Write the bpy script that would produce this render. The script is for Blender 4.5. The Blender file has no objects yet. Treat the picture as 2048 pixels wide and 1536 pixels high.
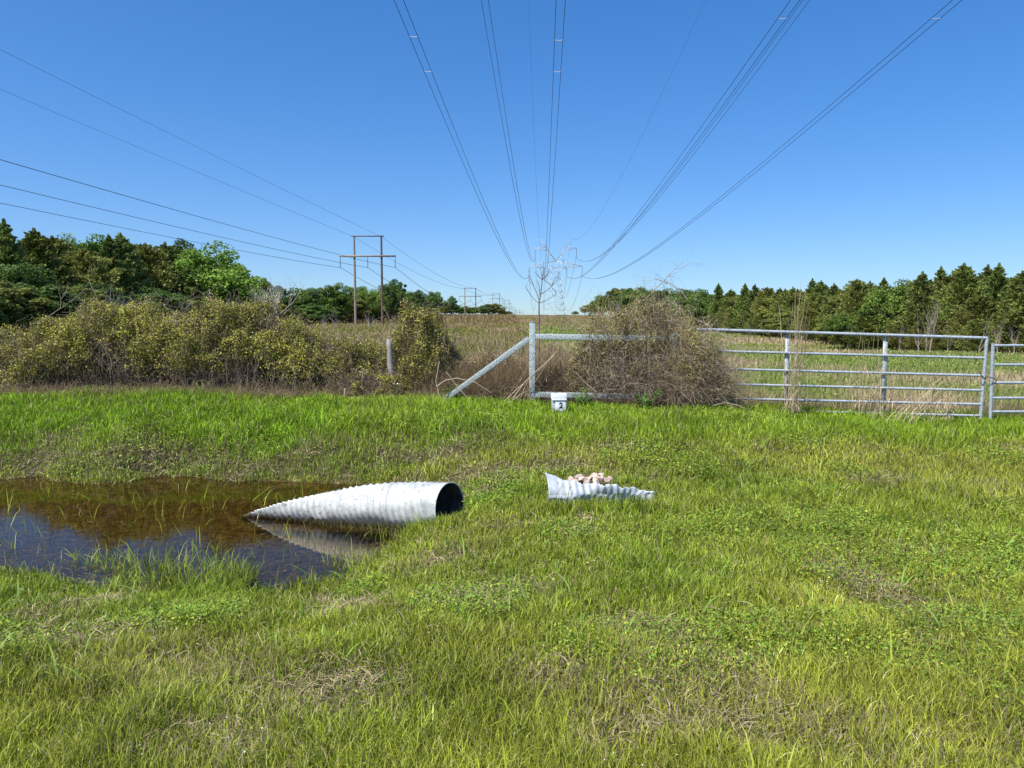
import bpy, math, random
import numpy as np
from math import sin, cos, pi, radians, atan2, sqrt, tan
from mathutils import Vector, Matrix
R = np.random.default_rng(7)
random.seed(7)
S = bpy.context.scene

# ---------------------------------------------------------------- camera
F = 1479.0                      # focal length in photo pixels (photo 2048 x 1536)
CZ = 1.6
PIT = math.atan(136.0 / F)
cd = bpy.data.cameras.new('camera'); cam = bpy.data.objects.new('camera', cd)
S.collection.objects.link(cam); S.camera = cam
cam.location = (0, 0, CZ); cam.rotation_euler = (pi / 2 - PIT, 0, 0)
cd.sensor_width = 36; cd.lens = F / 2048 * 36; cd.clip_start = 0.05; cd.clip_end = 9000

# ---------------------------------------------------------------- sky, sun, exposure
SUN_EL, SUN_AZ = radians(56), radians(226)      # azimuth clockwise from +Y (straight ahead): behind the camera, to its left
W = bpy.data.worlds.new('World'); S.world = W; W.use_nodes = True
nt = W.node_tree; bg = nt.nodes['Background']
sk = nt.nodes.new('ShaderNodeTexSky'); sk.sky_type = 'NISHITA'; sk.sun_disc = False
sk.sun_elevation = SUN_EL; sk.sun_rotation = SUN_AZ
sk.altitude = 0; sk.air_density = 1.0; sk.dust_density = 1.0; sk.ozone_density = 7
tc_ = nt.nodes.new('ShaderNodeTexCoord'); va = nt.nodes.new('ShaderNodeVectorMath'); va.operation = 'ADD'; va.inputs[1].default_value = (0, 0, .040)
vm = nt.nodes.new('ShaderNodeVectorMath'); vm.operation = 'NORMALIZE'; nt.links.new(tc_.outputs['Generated'], va.inputs[0]); nt.links.new(va.outputs[0], vm.inputs[0]); nt.links.new(vm.outputs[0], sk.inputs[0])
hs_ = nt.nodes.new('ShaderNodeHueSaturation'); hs_.inputs['Saturation'].default_value = 1.26; hs_.inputs['Hue'].default_value = .508; gm = nt.nodes.new('ShaderNodeGamma'); gm.inputs[1].default_value = .9
nt.links.new(sk.outputs[0], hs_.inputs['Color']); nt.links.new(hs_.outputs[0], gm.inputs[0]); nt.links.new(gm.outputs[0], bg.inputs[0]); bg.inputs[1].default_value = 0.148
sl = bpy.data.lights.new('sun', 'SUN'); sl.energy = 4.6; sl.angle = radians(0.53); sl.color = (1, 0.955, 0.88)
so = bpy.data.objects.new('sun', sl); S.collection.objects.link(so)
sd = Vector((sin(SUN_AZ) * cos(SUN_EL), cos(SUN_AZ) * cos(SUN_EL), sin(SUN_EL)))
so.rotation_euler = sd.to_track_quat('Z', 'Y').to_euler(); so.location = (0, -10, 30)
S.view_settings.view_transform = 'Standard'; S.view_settings.look = 'None'
S.view_settings.gamma = 1; S.view_settings.exposure = 0.5
S.cycles.max_bounces = 7; S.cycles.transparent_max_bounces = 10; S.cycles.diffuse_bounces = 3
S.cycles.glossy_bounces = 3; S.cycles.transmission_bounces = 3

# ---------------------------------------------------------------- helpers
def ray(px, py):
    dx = (px - 1024) / F; dy = (768 - py) / F
    return Vector((dx, cos(PIT) + dy * sin(PIT), -sin(PIT) + dy * cos(PIT)))
def at(px, py, Y):
    d = ray(px, py); return Vector((0, 0, CZ)) + d * (Y / d.y)

_T = np.random.default_rng(99).random((8, 256, 256))
def vn(x, y, sc, k=0):
    x = np.asarray(x, float) / sc + 1000.3; y = np.asarray(y, float) / sc + 1000.7
    xi = np.floor(x).astype(int); yi = np.floor(y).astype(int); fx = x - xi; fy = y - yi
    fx = fx * fx * (3 - 2 * fx); fy = fy * fy * (3 - 2 * fy); t = _T[k % 8]
    a = t[xi & 255, yi & 255]; b = t[(xi + 1) & 255, yi & 255]; c = t[xi & 255, (yi + 1) & 255]; d = t[(xi + 1) & 255, (yi + 1) & 255]
    return (a * (1 - fx) + b * fx) * (1 - fy) + (c * (1 - fx) + d * fx) * fy
def fbm(x, y, sc, k=0):
    return (vn(x, y, sc, k) + .5 * vn(x, y, sc * .47, k + 1) + .25 * vn(x, y, sc * .21, k + 2)) / 1.75
def ss(a, b, x):
    t = np.clip((np.asarray(x, float) - a) / (b - a), 0, 1); return t * t * (3 - 2 * t)

WATER = -0.46
def hz(x, y):
    """height of the ground"""
    x = np.asarray(x, float); y = np.asarray(y, float)
    amp = 0.22 + 0.45 * (1 - ss(-1.75, 0.05, x + 0.12 * np.sin(y * 2.3)))
    lf = .55 * ss(-2.6, -4.4, x); yw = y + ((vn(x, y, 1.0, 6) - .5) * .75 + (vn(x, y, .33, 2) - .5) * .35) * ss(7.8, 8.8, y); prof = ss(2.5, 6.9, y - lf) * (1 - ss(8.0, 10.9, yw))
    z = -amp * prof
    z = z + (vn(x, y, 1.3, 3) - .5) * .045 * (1 - ss(14, 30, y)) + (vn(x, y, .45, 4) - .5) * .035 * (1 - ss(14, 30, y))
    z = z - 0.20 * ss(1.5, 8, x) * ss(8, 12, y) * (1 - ss(14, 40, y))
    z = z + 0.15 * ss(9.6, 12.9, y) * (1 - ss(-3.2, 1.0, x)) * (1 - ss(18, 50, y))
    z = z - 0.55 * ss(15, 70, y) - .5 * ss(20, 50, y) * ss(4, 20, x) * (1 - ss(120, 300, y))
    z = z + 2.35 * ss(140, 345, y) - 1.2 * ss(360, 900, y)
    z = z + (vn(x, y, 23, 5) - .5) * .5 * ss(25, 80, y)
    return z
def hz1(x, y): return float(hz(x, y))
def G(px, py):
    d = ray(px, py); t = .5
    while t < 4000:
        p = Vector((0, 0, CZ)) + d * t
        if p.z < hz1(p.x, p.y): break
        t *= 1.004
    return p

def col_link(o, parent=None):
    S.collection.objects.link(o)
    if parent: o.parent = parent
    return o
def tag(o, label=None, cat=None, group=None, kind=None):
    if label: o['label'] = label
    if cat: o['category'] = cat
    if group: o['group'] = group
    if kind: o['kind'] = kind
    return o
def empty(name, loc=(0, 0, 0), rz=0):
    o = bpy.data.objects.new(name, None); o.location = loc; o.rotation_euler = (0, 0, rz); o.empty_display_size = .1
    return col_link(o)

def np_mesh(name, verts, faces_list, mat, parent=None, col=None, smooth=False):
    """faces_list: list of int arrays (n,3) or (n,4)"""
    me = bpy.data.meshes.new(name)
    verts = np.ascontiguousarray(verts, dtype=np.float32).reshape(-1, 3)
    faces_list = [np.asarray(f, dtype=np.int32) for f in faces_list if len(f)]
    me.vertices.add(len(verts)); me.vertices.foreach_set('co', verts.ravel())
    idx = np.concatenate([f.ravel() for f in faces_list]); tot = np.concatenate([np.full(len(f), f.shape[1], np.int32) for f in faces_list])
    st = np.concatenate([[0], np.cumsum(tot)[:-1]]).astype(np.int32)
    me.loops.add(len(idx)); me.loops.foreach_set('vertex_index', idx)
    me.polygons.add(len(tot)); me.polygons.foreach_set('loop_start', st)
    try: me.polygons.foreach_set('loop_total', tot)
    except Exception: pass
    if smooth: me.polygons.foreach_set('use_smooth', np.ones(len(tot), bool))
    me.update(calc_edges=True)
    if col is not None:
        ca = me.color_attributes.new('Col', 'FLOAT_COLOR', 'POINT')
        c4 = np.ones((len(verts), 4), np.float32); c4[:, :3] = col; ca.data.foreach_set('color', c4.ravel())
    me.materials.append(mat)
    o = bpy.data.objects.new(name, me)
    return col_link(o, parent)

class Acc:
    """collects geometry; build() links it as one mesh object"""
    def __init__(s): s.v = []; s.f3 = []; s.f4 = []; s.c = []; s.n = 0
    def add(s, v, f4=None, f3=None, c=(1, 1, 1)):
        v = np.asarray(v, float).reshape(-1, 3); c = np.asarray(c, float)
        if c.ndim == 1: c = np.tile(c, (len(v), 1))
        if f4 is not None and len(f4): s.f4.append(np.asarray(f4) + s.n)
        if f3 is not None and len(f3): s.f3.append(np.asarray(f3) + s.n)
        s.v.append(v); s.c.append(c); s.n += len(v); return s
    def build(s, name, mat, parent=None, smooth=False):
        fl = []
        if s.f4: fl.append(np.concatenate(s.f4))
        if s.f3: fl.append(np.concatenate(s.f3))
        return np_mesh(name, np.concatenate(s.v), fl, mat, parent, np.concatenate(s.c), smooth)
    # --- shapes
    def ribbons(s, P, Wd, side, c):
        """P (n,k,3) centre lines, Wd (n,k) half widths, side (n,3), c (n,3) or (n,k,3)"""
        n, k, _ = P.shape
        a = P + side[:, None, :] * Wd[..., None]; b = P - side[:, None, :] * Wd[..., None]
        v = np.stack([a, b], 2).reshape(-1, 3)
        base = (np.arange(n) * k * 2)[:, None]; j = (np.arange(k - 1) * 2)[None]
        i0 = (base + j).ravel(); f = np.stack([i0, i0 + 1, i0 + 3, i0 + 2], 1)
        c = np.asarray(c)
        if c.ndim == 2: c = np.repeat(c[:, None, :], k, 1)
        return s.add(v, f4=f, c=np.repeat(c[:, :, None, :], 2, 2).reshape(-1, 3))
    def leaves(s, C, U, V, c):
        """rhombus leaves: centre, half length vec, half width vec"""
        n = len(C); v = np.stack([C - U, C + V - U * .1, C + U, C - V - U * .1], 1).reshape(-1, 3)
        i = np.arange(n)[:, None] * 4 + np.arange(4)[None]
        return s.add(v, f4=i, c=np.repeat(c, 4, 0))
    def tubes(s, P, Rd, c, sides=3, caps=False):
        """P (n,k,3), Rd (n,k)"""
        P = np.asarray(P, float); Rd = np.asarray(Rd, float); n, k, _ = P.shape
        t = np.empty_like(P); t[:, 1:-1] = P[:, 2:] - P[:, :-2]; t[:, 0] = P[:, 1] - P[:, 0]; t[:, -1] = P[:, -1] - P[:, -2]
        t /= np.linalg.norm(t, axis=2, keepdims=True) + 1e-9
        m = t.mean(1); ref = np.where((np.abs(m[:, 2:3]) > .8 * np.linalg.norm(m, axis=1, keepdims=True)), [[1., 0, 0]], [[0., 0, 1]])
        u = np.cross(t, ref[:, None, :]); u /= np.linalg.norm(u, axis=2, keepdims=True) + 1e-9; w = np.cross(t, u)
        th = np.arange(sides) * 2 * pi / sides
        v = P[:, :, None, :] + Rd[..., None, None] * (u[:, :, None, :] * np.cos(th)[:, None] + w[:, :, None, :] * np.sin(th)[:, None])
        a = np.arange(n)[:, None, None] * k * sides + np.arange(k - 1)[None, :, None] * sides + np.arange(sides)[None, None]
        b = np.arange(n)[:, None, None] * k * sides + np.arange(k - 1)[None, :, None] * sides + (np.arange(sides)[None, None] + 1) % sides
        f = np.stack([a, b, b + sides, a + sides], -1).reshape(-1, 4)
        c = np.asarray(c, float)
        if c.ndim == 2: c = np.repeat(c, k * sides, 0)
        f3 = []
        if caps:
            for e in (0, k - 1):
                for q in range(1, sides - 1):
                    o = np.arange(n) * k * sides + e * sides
                    f3.append(np.stack([o, o + q, o + q + 1], 1))
            f3 = np.concatenate(f3)
            s.add(v, f4=f, c=c); return s.add(v, f3=f3, c=c)
        return s.add(v, f4=f, c=c)
    def tube(s, pts, r, c=(1, 1, 1), sides=8, caps=True):
        pts = np.asarray([list(p) for p in pts], float)[None]
        r = np.full(pts.shape[1], r, float)[None] if np.isscalar(r) else np.asarray(r, float)[None]
        return s.tubes(pts, r, c, sides, caps)
    def bar(s, p, q, w, h, c=(1, 1, 1), up=(0, 0, 1)):
        """box bar from p to q: width w across, height h along up"""
        p = np.array(list(p), float); q = np.array(list(q), float); t = q - p; t /= np.linalg.norm(t)
        up = np.array(up, float)
        if abs(t @ up) > .97: up = np.array([0, 1., 0])
        u = np.cross(t, up); u /= np.linalg.norm(u); w_ = np.cross(u, t)
        v = [e + u * sx * w / 2 + w_ * sy * h / 2 for e in (p, q) for sx, sy in ((-1, -1), (1, -1), (1, 1), (-1, 1))]
        return s.add(v, f4=[(0, 1, 2, 3), (7, 6, 5, 4), (0, 4, 5, 1), (1, 5, 6, 2), (2, 6, 7, 3), (3, 7, 4, 0)], c=c)

# ---------------------------------------------------------------- materials
def new_mat(name):
    m = bpy.data.materials.new(name); m.use_nodes = True; n = m.node_tree
    return m, n, n.nodes['Principled BSDF'], n.nodes['Material Output']
def foliage_mat(name, trans=.35, rough=.6, vary=.0, spec=.3):
    m, n, b, out = new_mat(name)
    at_ = n.nodes.new('ShaderNodeAttribute'); at_.attribute_name = 'Col'; c = at_.outputs['Color']
    if vary:
        oi = n.nodes.new('ShaderNodeObjectInfo'); mr = n.nodes.new('ShaderNodeMapRange'); mr.inputs[3].default_value = 1 - vary; mr.inputs[4].default_value = 1 + vary
        n.links.new(oi.outputs['Random'], mr.inputs[0]); hs = n.nodes.new('ShaderNodeHueSaturation'); n.links.new(mr.outputs[0], hs.inputs['Value'])
        mr2 = n.nodes.new('ShaderNodeMapRange'); mr2.inputs[3].default_value = .497; mr2.inputs[4].default_value = .515
        mu = n.nodes.new('ShaderNodeMath'); mu.operation = 'FRACT'; mm = n.nodes.new('ShaderNodeMath'); mm.operation = 'MULTIPLY'; mm.inputs[1].default_value = 7.3
        n.links.new(oi.outputs['Random'], mm.inputs[0]); n.links.new(mm.outputs[0], mu.inputs[0]); n.links.new(mu.outputs[0], mr2.inputs[0]); n.links.new(mr2.outputs[0], hs.inputs['Hue'])
        n.links.new(c, hs.inputs['Color']); c = hs.outputs[0]
    n.links.new(c, b.inputs['Base Color']); b.inputs['Roughness'].default_value = rough; b.inputs['Specular IOR Level'].default_value = spec
    if trans:
        tr = n.nodes.new('ShaderNodeBsdfTranslucent'); mx = n.nodes.new('ShaderNodeMixShader'); mx.inputs[0].default_value = trans
        n.links.new(c, tr.inputs[0]); n.links.new(b.outputs[0], mx.inputs[1]); n.links.new(tr.outputs[0], mx.inputs[2]); n.links.new(mx.outputs[0], out.inputs[0])
    return m
def noise_mat(name, c1, c2, scale=20, rough=.6, metal=0, bump=0.0, detail=6, c3=None, coord='Object', stretch=None, spec=.5, lo=.35, hi=.65):
    m, n, b, out = new_mat(name)
    tc = n.nodes.new('ShaderNodeTexCoord'); mp = n.nodes.new('ShaderNodeMapping'); nz = n.nodes.new('ShaderNodeTexNoise')
    n.links.new(tc.outputs[coord], mp.inputs[0]); n.links.new(mp.outputs[0], nz.inputs[0])
    if stretch: mp.inputs['Scale'].default_value = stretch
    nz.inputs['Scale'].default_value = scale; nz.inputs['Detail'].default_value = detail
    cr = n.nodes.new('ShaderNodeValToRGB'); cr.color_ramp.elements[0].position = lo; cr.color_ramp.elements[1].position = hi
    cr.color_ramp.elements[0].color = (*c1, 1); cr.color_ramp.elements[1].color = (*c2, 1)
    if c3: e = cr.color_ramp.elements.new((lo + hi) / 2); e.color = (*c3, 1)
    n.links.new(nz.outputs[0], cr.inputs[0]); n.links.new(cr.outputs[0], b.inputs['Base Color'])
    b.inputs['Roughness'].default_value = rough; b.inputs['Metallic'].default_value = metal; b.inputs['Specular IOR Level'].default_value = spec
    if bump:
        bp = n.nodes.new('ShaderNodeBump'); bp.inputs['Strength'].default_value = bump; bp.inputs['Distance'].default_value = .01
        n.links.new(nz.outputs[0], bp.inputs['Height']); n.links.new(bp.outputs[0], b.inputs['Normal'])
    return m
M_grass = foliage_mat('grass_blades', .26, .55, spec=.15)
M_dry = foliage_mat('dry_stalks', .2, .8, spec=.15)
M_leaf = foliage_mat('leaves', .18, .55)
M_tree = foliage_mat('tree_foliage', .25, .65, vary=.22, spec=.15)
M_twig = foliage_mat('twigs', 0, .85, spec=.2)
M_galv = noise_mat('galvanized_steel', (.20, .24, .24), (.50, .55, .54), 45, .55, .0, .1, c3=(.34, .39, .38), lo=.38, hi=.62)
M_gate = noise_mat('gate_steel', (.26, .30, .33), (.42, .46, .50), 30, .45, .0, .05)
M_lattice = noise_mat('tower_steel', (.42, .46, .48), (.52, .56, .58), 1, .6, .2)
M_pole1 = noise_mat('weathered_pole', (.17, .145, .115), (.32, .275, .225), 3, .85, 0, .2, stretch=(6, 6, .5))
M_pole2 = noise_mat('creosote_pole', (.07, .045, .03), (.17, .11, .075), 3, .85, 0, .2, stretch=(6, 6, .5))
M_wire = noise_mat('conductor_wire', (.03, .03, .045), (.05, .05, .06), 1, .6, .3)
M_ins = noise_mat('insulator', (.09, .10, .11), (.16, .17, .18), 2, .35)
M_spacer = noise_mat('spacer_metal', (.62, .62, .6), (.72, .72, .7), 5, .4, .2)
M_oldwood = noise_mat('old_wood', (.17, .16, .145), (.42, .40, .37), 22, .9, 0, .6, stretch=(3, 3, .25))
M_white = noise_mat('white_plastic', (.74, .75, .76), (.84, .84, .84), 12, .45)
M_grey = noise_mat('grey_plastic', (.38, .40, .42), (.46, .48, .50), 12, .5)
M_black = noise_mat('black_ink', (.012, .012, .012), (.02, .02, .02), 5, .6)
M_chain = noise_mat('rusty_chain', (.05, .035, .03), (.16, .11, .09), 80, .6, .4)

# ground: soil, thatch and low growth, all by noise on position
m, n, b, out = new_mat('ground_soil'); M_ground = m
ge = n.nodes.new('ShaderNodeNewGeometry')
def nz_(sc, det=5):
    q = n.nodes.new('ShaderNodeTexNoise'); q.inputs['Scale'].default_value = sc; q.inputs['Detail'].default_value = det
    n.links.new(ge.outputs['Position'], q.inputs[0]); return q
def ramp(src, stops):
    r = n.nodes.new('ShaderNodeValToRGB'); e = r.color_ramp.elements
    e[0].position, e[0].color = stops[0][0], (*stops[0][1], 1); e[1].position, e[1].color = stops[-1][0], (*stops[-1][1], 1)
    for p_, c_ in stops[1:-1]: k_ = e.new(p_); k_.color = (*c_, 1)
    n.links.new(src, r.inputs[0]); return r
near = ramp(nz_(9, 8).outputs[0], [(.3, (.035, .027, .018)), (.5, (.085, .066, .042)), (.62, (.075, .085, .028)), (.75, (.17, .13, .085))])
far = ramp(nz_(.22, 9).outputs[0], [(.3, (.14, .115, .05)), (.48, (.22, .165, .09)), (.6, (.17, .165, .06)), (.72, (.27, .20, .12))])
sx = n.nodes.new('ShaderNodeSeparateXYZ'); n.links.new(ge.outputs['Position'], sx.inputs[0])
mr = n.nodes.new('ShaderNodeMapRange'); mr.inputs[1].default_value = 12; mr.inputs[2].default_value = 17; n.links.new(sx.outputs[1], mr.inputs[0])
mx = n.nodes.new('ShaderNodeMix'); mx.data_type = 'RGBA'; n.links.new(mr.outputs[0], mx.inputs[0]); n.links.new(near.outputs[0], mx.inputs[6]); n.links.new(far.outputs[0], mx.inputs[7])
# pond bed: rusty brown mud below the waterline
mr3 = n.nodes.new('ShaderNodeMapRange'); mr3.inputs[1].default_value = WATER + .07; mr3.inputs[2].default_value = WATER + .0; n.links.new(sx.outputs[2], mr3.inputs[0])
mr4 = n.nodes.new('ShaderNodeMapRange'); mr4.inputs[1].default_value = 11.5; mr4.inputs[2].default_value = 11; n.links.new(sx.outputs[1], mr4.inputs[0])
mul = n.nodes.new('ShaderNodeMath'); mul.operation = 'MULTIPLY'; n.links.new(mr3.outputs[0], mul.inputs[0]); n.links.new(mr4.outputs[0], mul.inputs[1])
mud = ramp(nz_(14, 8).outputs[0], [(.35, (.05, .039, .014)), (.5, (.105, .08, .028)), (.65, (.19, .148, .052))])
mx2 = n.nodes.new('ShaderNodeMix'); mx2.data_type = 'RGBA'; n.links.new(mul.outputs[0], mx2.inputs[0]); n.links.new(mx.outputs[2], mx2.inputs[6]); n.links.new(mud.outputs[0], mx2.inputs[7])
n.links.new(mx2.outputs[2], b.inputs['Base Color']); b.inputs['Roughness'].default_value = .95; b.inputs['Specular IOR Level'].default_value = .1
bp = n.nodes.new('ShaderNodeBump'); bp.inputs['Strength'].default_value = .8; bp.inputs['Distance'].default_value = .03
n.links.new(nz_(25, 8).outputs[0], bp.inputs['Height']); n.links.new(bp.outputs[0], b.inputs['Normal'])

# water: fresnel reflection over tinted transparency
m, n, b, out = new_mat('pond_water'); M_water = m; n.nodes.remove(b)
gl = n.nodes.new('ShaderNodeBsdfGlossy'); gl.inputs['Roughness'].default_value = .015; gl.inputs[0].default_value = (.98, .94, .86, 1)
tr = n.nodes.new('ShaderNodeBsdfTransparent'); tr.inputs[0].default_value = (.56, .47, .32, 1)
fr = n.nodes.new('ShaderNodeFresnel'); fr.inputs[0].default_value = 1.33
ms = n.nodes.new('ShaderNodeMixShader'); n.links.new(fr.outputs[0], ms.inputs[0]); n.links.new(tr.outputs[0], ms.inputs[1]); n.links.new(gl.outputs[0], ms.inputs[2]); n.links.new(ms.outputs[0], out.inputs[0])
ge = n.nodes.new('ShaderNodeNewGeometry'); wz = nz_(6, 3)
bp = n.nodes.new('ShaderNodeBump'); bp.inputs['Strength'].default_value = .05; bp.inputs['Distance'].default_value = .02
n.links.new(wz.outputs[0], bp.inputs['Height']); n.links.new(bp.outputs[0], gl.inputs['Normal']); n.links.new(bp.outputs[0], fr.inputs['Normal'])

# ---------------------------------------------------------------- ground and water
u = np.linspace(-1, 1, 321); xs = 3000 * np.sinh(u * 9) / np.sinh(9)
xs = np.sort(np.concatenate([xs[np.abs(xs) > 9], np.arange(-9, 9.01, .12)]))
ys = np.concatenate([np.array([-60, -30, -12, -6, -3, -1.]), np.arange(0, 15, .12), 15 * np.exp(np.linspace(0, math.log(5000 / 15), 150))])
X, Y = np.meshgrid(xs, ys); Z = hz(X, Y); nx, ny = len(xs), len(ys)
i = (np.arange(ny - 1)[:, None] * nx + np.arange(nx - 1)[None]).ravel()
g = np_mesh('ground', np.stack([X, Y, Z], -1), [np.stack([i, i + 1, i + nx + 1, i + nx], 1)], M_ground, smooth=True); tag(g, kind='structure')
a = Acc(); a.add([(-14, 4.6, WATER), (-.3, 4.6, WATER), (-.3, 10.4, WATER), (-14, 10.4, WATER)], f4=[(0, 1, 2, 3)])
tag(a.build('water', M_water), kind='structure')

# ---------------------------------------------------------------- grass, weeds, thatch
def rnd(n, lo=0., hi=1.): return R.uniform(lo, hi, n)
def unit(v): return v / (np.linalg.norm(v, axis=-1, keepdims=True) + 1e-9)
def scatter(n, y0, y1, xm=.78, pad=2.2):
    """more points near the viewer's side of the place, fewer far away"""
    y = y0 * np.exp(rnd(n) * math.log(y1 / y0)); x = rnd(n, -1, 1) * (xm * y + pad)
    return x, y
def fence_y(x): return 12.95 - .035 * np.maximum(np.asarray(x, float), 0)
def lush(x, y): return ss(9.2, 10.4, y + (vn(x, y, 1.2, 1) - .5) * 1.4)
PATCH = [(-1.55, 3.3, .5), (-.85, 3.0, .45), (-.15, 4.3, .4), (.25, 3.1, .3), (-2.4, 3.9, .45), (1.2, 2.7, .25), (-.55, 5.5, .35), (-1.1, 2.6, .35), (.6, 5.9, .25)]
def dryness(x, y):
    d = ss(.57, .78, fbm(x, y, .85, 5)) * (1 - lush(x, y)) * .6
    for cx, cy, r in PATCH: d = np.maximum(d, .72 * np.exp(-(((x - cx) / r) ** 2 + ((y - cy) / (r * .7)) ** 2) ** 1.2) * (.55 + .6 * vn(x, y, .18, 2)))
    return np.clip(d + .25 * np.exp(-((y - 9.6) / .35) ** 2) * (x < -.6) * 2.2 * ss(.35, .5, vn(x, y, .6, 6)), 0, 1)
PIPE_A = at(903, 1012, 6.95); PIPE_B = at(510, 1031, 7.65)

def grass(ntuft, per, y0, y1, name):
    tx, ty = scatter(ntuft, y0, y1)
    sp = .014 + .008 * ty
    x = np.repeat(tx, per); y = np.repeat(ty, per); spn = np.repeat(sp, per); N = len(x)
    ox = R.normal(0, 1, N) * spn; oy = R.normal(0, 1, N) * spn; x = x + ox; y = y + oy
    z = hz(x, y); L = lush(x, y); D = dryness(x, y)
    keep = rnd(N) > D * .6
    under = z < WATER - .012
    dep = np.clip((WATER - z) / .1, 0, 1)
    sparse = ss(6.35, 5.5, y) * .7 * (vn(x, y, .35, 7) > .35) + .02
    keep &= (~under) | (rnd(N) < sparse * (1 - .4 * dep))
    keep &= y < fence_y(x) + .5
    # pipe footprint
    ax, ay, bx, by = PIPE_A.x, PIPE_A.y, PIPE_B.x, PIPE_B.y
    t = np.clip(((x - ax) * (bx - ax) + (y - ay) * (by - ay)) / ((bx - ax) ** 2 + (by - ay) ** 2), -.0, 1)
    dist = np.hypot(x - ax - t * (bx - ax), y - ay - t * (by - ay)); keep &= dist > .17
    x, y, z, L, D, ox, oy, spn, ty_ = x[keep], y[keep], z[keep], L[keep], D[keep], ox[keep], oy[keep], spn[keep], np.repeat(ty, per)[keep]
    n = len(x)
    hgt = (.038 + .05 * fbm(x, y, .6, 2) + .06 * np.clip(vn(x, y, .23, 3) - .45, 0, 1)) * (1 - .35 * D)
    hgt = hgt * (1 - L) + L * (.075 + .10 * vn(x, y, .5, 4))
    hgt = hgt * (1 + .5 * ss(.6, 2.2, x) * np.exp(-((y - 7.0) / .9) ** 2)) * (1 + .25 * (y < 3.6))
    hgt = hgt * (1 + 1.1 * np.exp(-(((x + .72) / .45) ** 2 + ((y - 6.55) / .2) ** 2)) + 1.9 * np.exp(-(((x - .95) / .5) ** 2 + ((y - 6.62) / .17) ** 2)) + .7 * np.exp(-(((x - .35) / .2) ** 2 + ((y - 6.62) / .12) ** 2)))
    hgt = np.where(z < WATER, hgt * .8 + (WATER - z) + .03, hgt) * rnd(n, .35, 1.5)
    tall = rnd(n) < .004; hgt = np.where(tall, hgt * 1.8, hgt)
    wd = (.00095 + .00028 * y) * rnd(n, .7, 1.4) * np.where(tall, 1.6, 1)
    ang = np.arctan2(oy, ox) + R.normal(0, .9, n); lean = rnd(n, .05, .6) + .06
    lean = np.where(rnd(n) < .1, lean * 1.8, lean)
    dx, dy = np.cos(ang), np.sin(ang)
    k = np.array([0, .5, .82, 1.0]); bend = np.array([0, .22, .6, 1.0])
    P = np.zeros((n, 4, 3)); P[..., 0] = x[:, None] + dx[:, None] * (hgt * lean)[:, None] * bend; P[..., 1] = y[:, None] + dy[:, None] * (hgt * lean)[:, None] * bend
    P[..., 2] = z[:, None] - .01 + (hgt[:, None] + .01) * (k - .28 * np.minimum(lean, 1)[:, None] * bend ** 2)
    sa = rnd(n, 0, pi); side = np.stack([np.cos(sa), np.sin(sa), np.zeros(n)], 1)
    # colour
    c1 = np.array([.205, .305, .022]); c2 = np.array([.36, .385, .05]); c3 = np.array([.215, .37, .014]); c4 = np.array([.38, .32, .17])
    yel = np.clip(fbm(x, y, 1.4, 6) * 1.6 - .33 + .25 * ss(.2, 3, x) * (1 - L) + R.normal(0, .15, n), 0, 1)[:, None]
    c = c1 * (1 - yel) + c2 * yel; c = c * (1 - L[:, None]) + (c3 * (1 - .45 * yel) + c2 * .45 * yel) * L[:, None]
    sp_c = (rnd(n) < .06)[:, None]; c = np.where(sp_c, np.array([.46, .50, .17]), c)
    dr = (rnd(n) < .05 + .5 * D)[:, None]; c = np.where(dr, c4 * rnd(n, .6, 1.15)[:, None], c)
    c = c * rnd(n, .5, 1.5)[:, None] * (.70 + .52 * vn(x, y, .32, 1))[:, None]
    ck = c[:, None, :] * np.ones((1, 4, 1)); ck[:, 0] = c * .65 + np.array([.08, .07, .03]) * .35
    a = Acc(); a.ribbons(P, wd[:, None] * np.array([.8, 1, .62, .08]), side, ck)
    o = a.build(name, M_grass); return o
tag(grass(195000, 6, 1.7, 15.5, 'grass'), 'green spring grass covering both banks of the ditch', 'grass', kind='stuff')

def thatch(n):
    x, y = scatter(n, 1.7, 14.5); D = dryness(x, y); z = hz(x, y)
    k = (rnd(n) < (D * 1.1 + .13) * np.where(z < WATER - .02, .12, 1)) & (y < fence_y(x) + .3); x, y, z, D = x[k], y[k], z[k], D[k]; n = len(x)
    ln = rnd(n, .03, .13) * (.8 + .03 * y); a_ = rnd(n, 0, 2 * pi); el = rnd(n, -.1, .55) ** 1
    d = np.stack([np.cos(a_) * np.cos(el), np.sin(a_) * np.cos(el), np.sin(el)], 1)
    t = np.array([0, .5, 1.]); P = np.stack([x, y, z + rnd(n, .0, .03)], 1)[:, None] + d[:, None] * (ln[:, None] * t)[..., None]
    P[:, 1, 2] += ln * .12; P[:, 1, :2] += R.normal(0, 1, (n, 2)) * (ln * .1)[:, None]
    side = unit(np.cross(d, np.stack([R.normal(0, .4, n), R.normal(0, .4, n), np.ones(n)], 1)))
    c = np.array([.40, .32, .19]) * rnd(n, .45, 1.35)[:, None]; g_ = rnd(n)[:, None]; c = np.where(g_ < .3, c * np.array([.75, .78, .8]), c)
    a = Acc(); a.ribbons(P, ((.0011 + .0003 * y) * rnd(n, .7, 1.5))[:, None] * np.array([1, .9, .3]), side, c); return a.build('dead_grass', M_dry)
tag(thatch(300000), 'matted dead straw lying between the green tufts', 'dead grass', kind='stuff')

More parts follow.
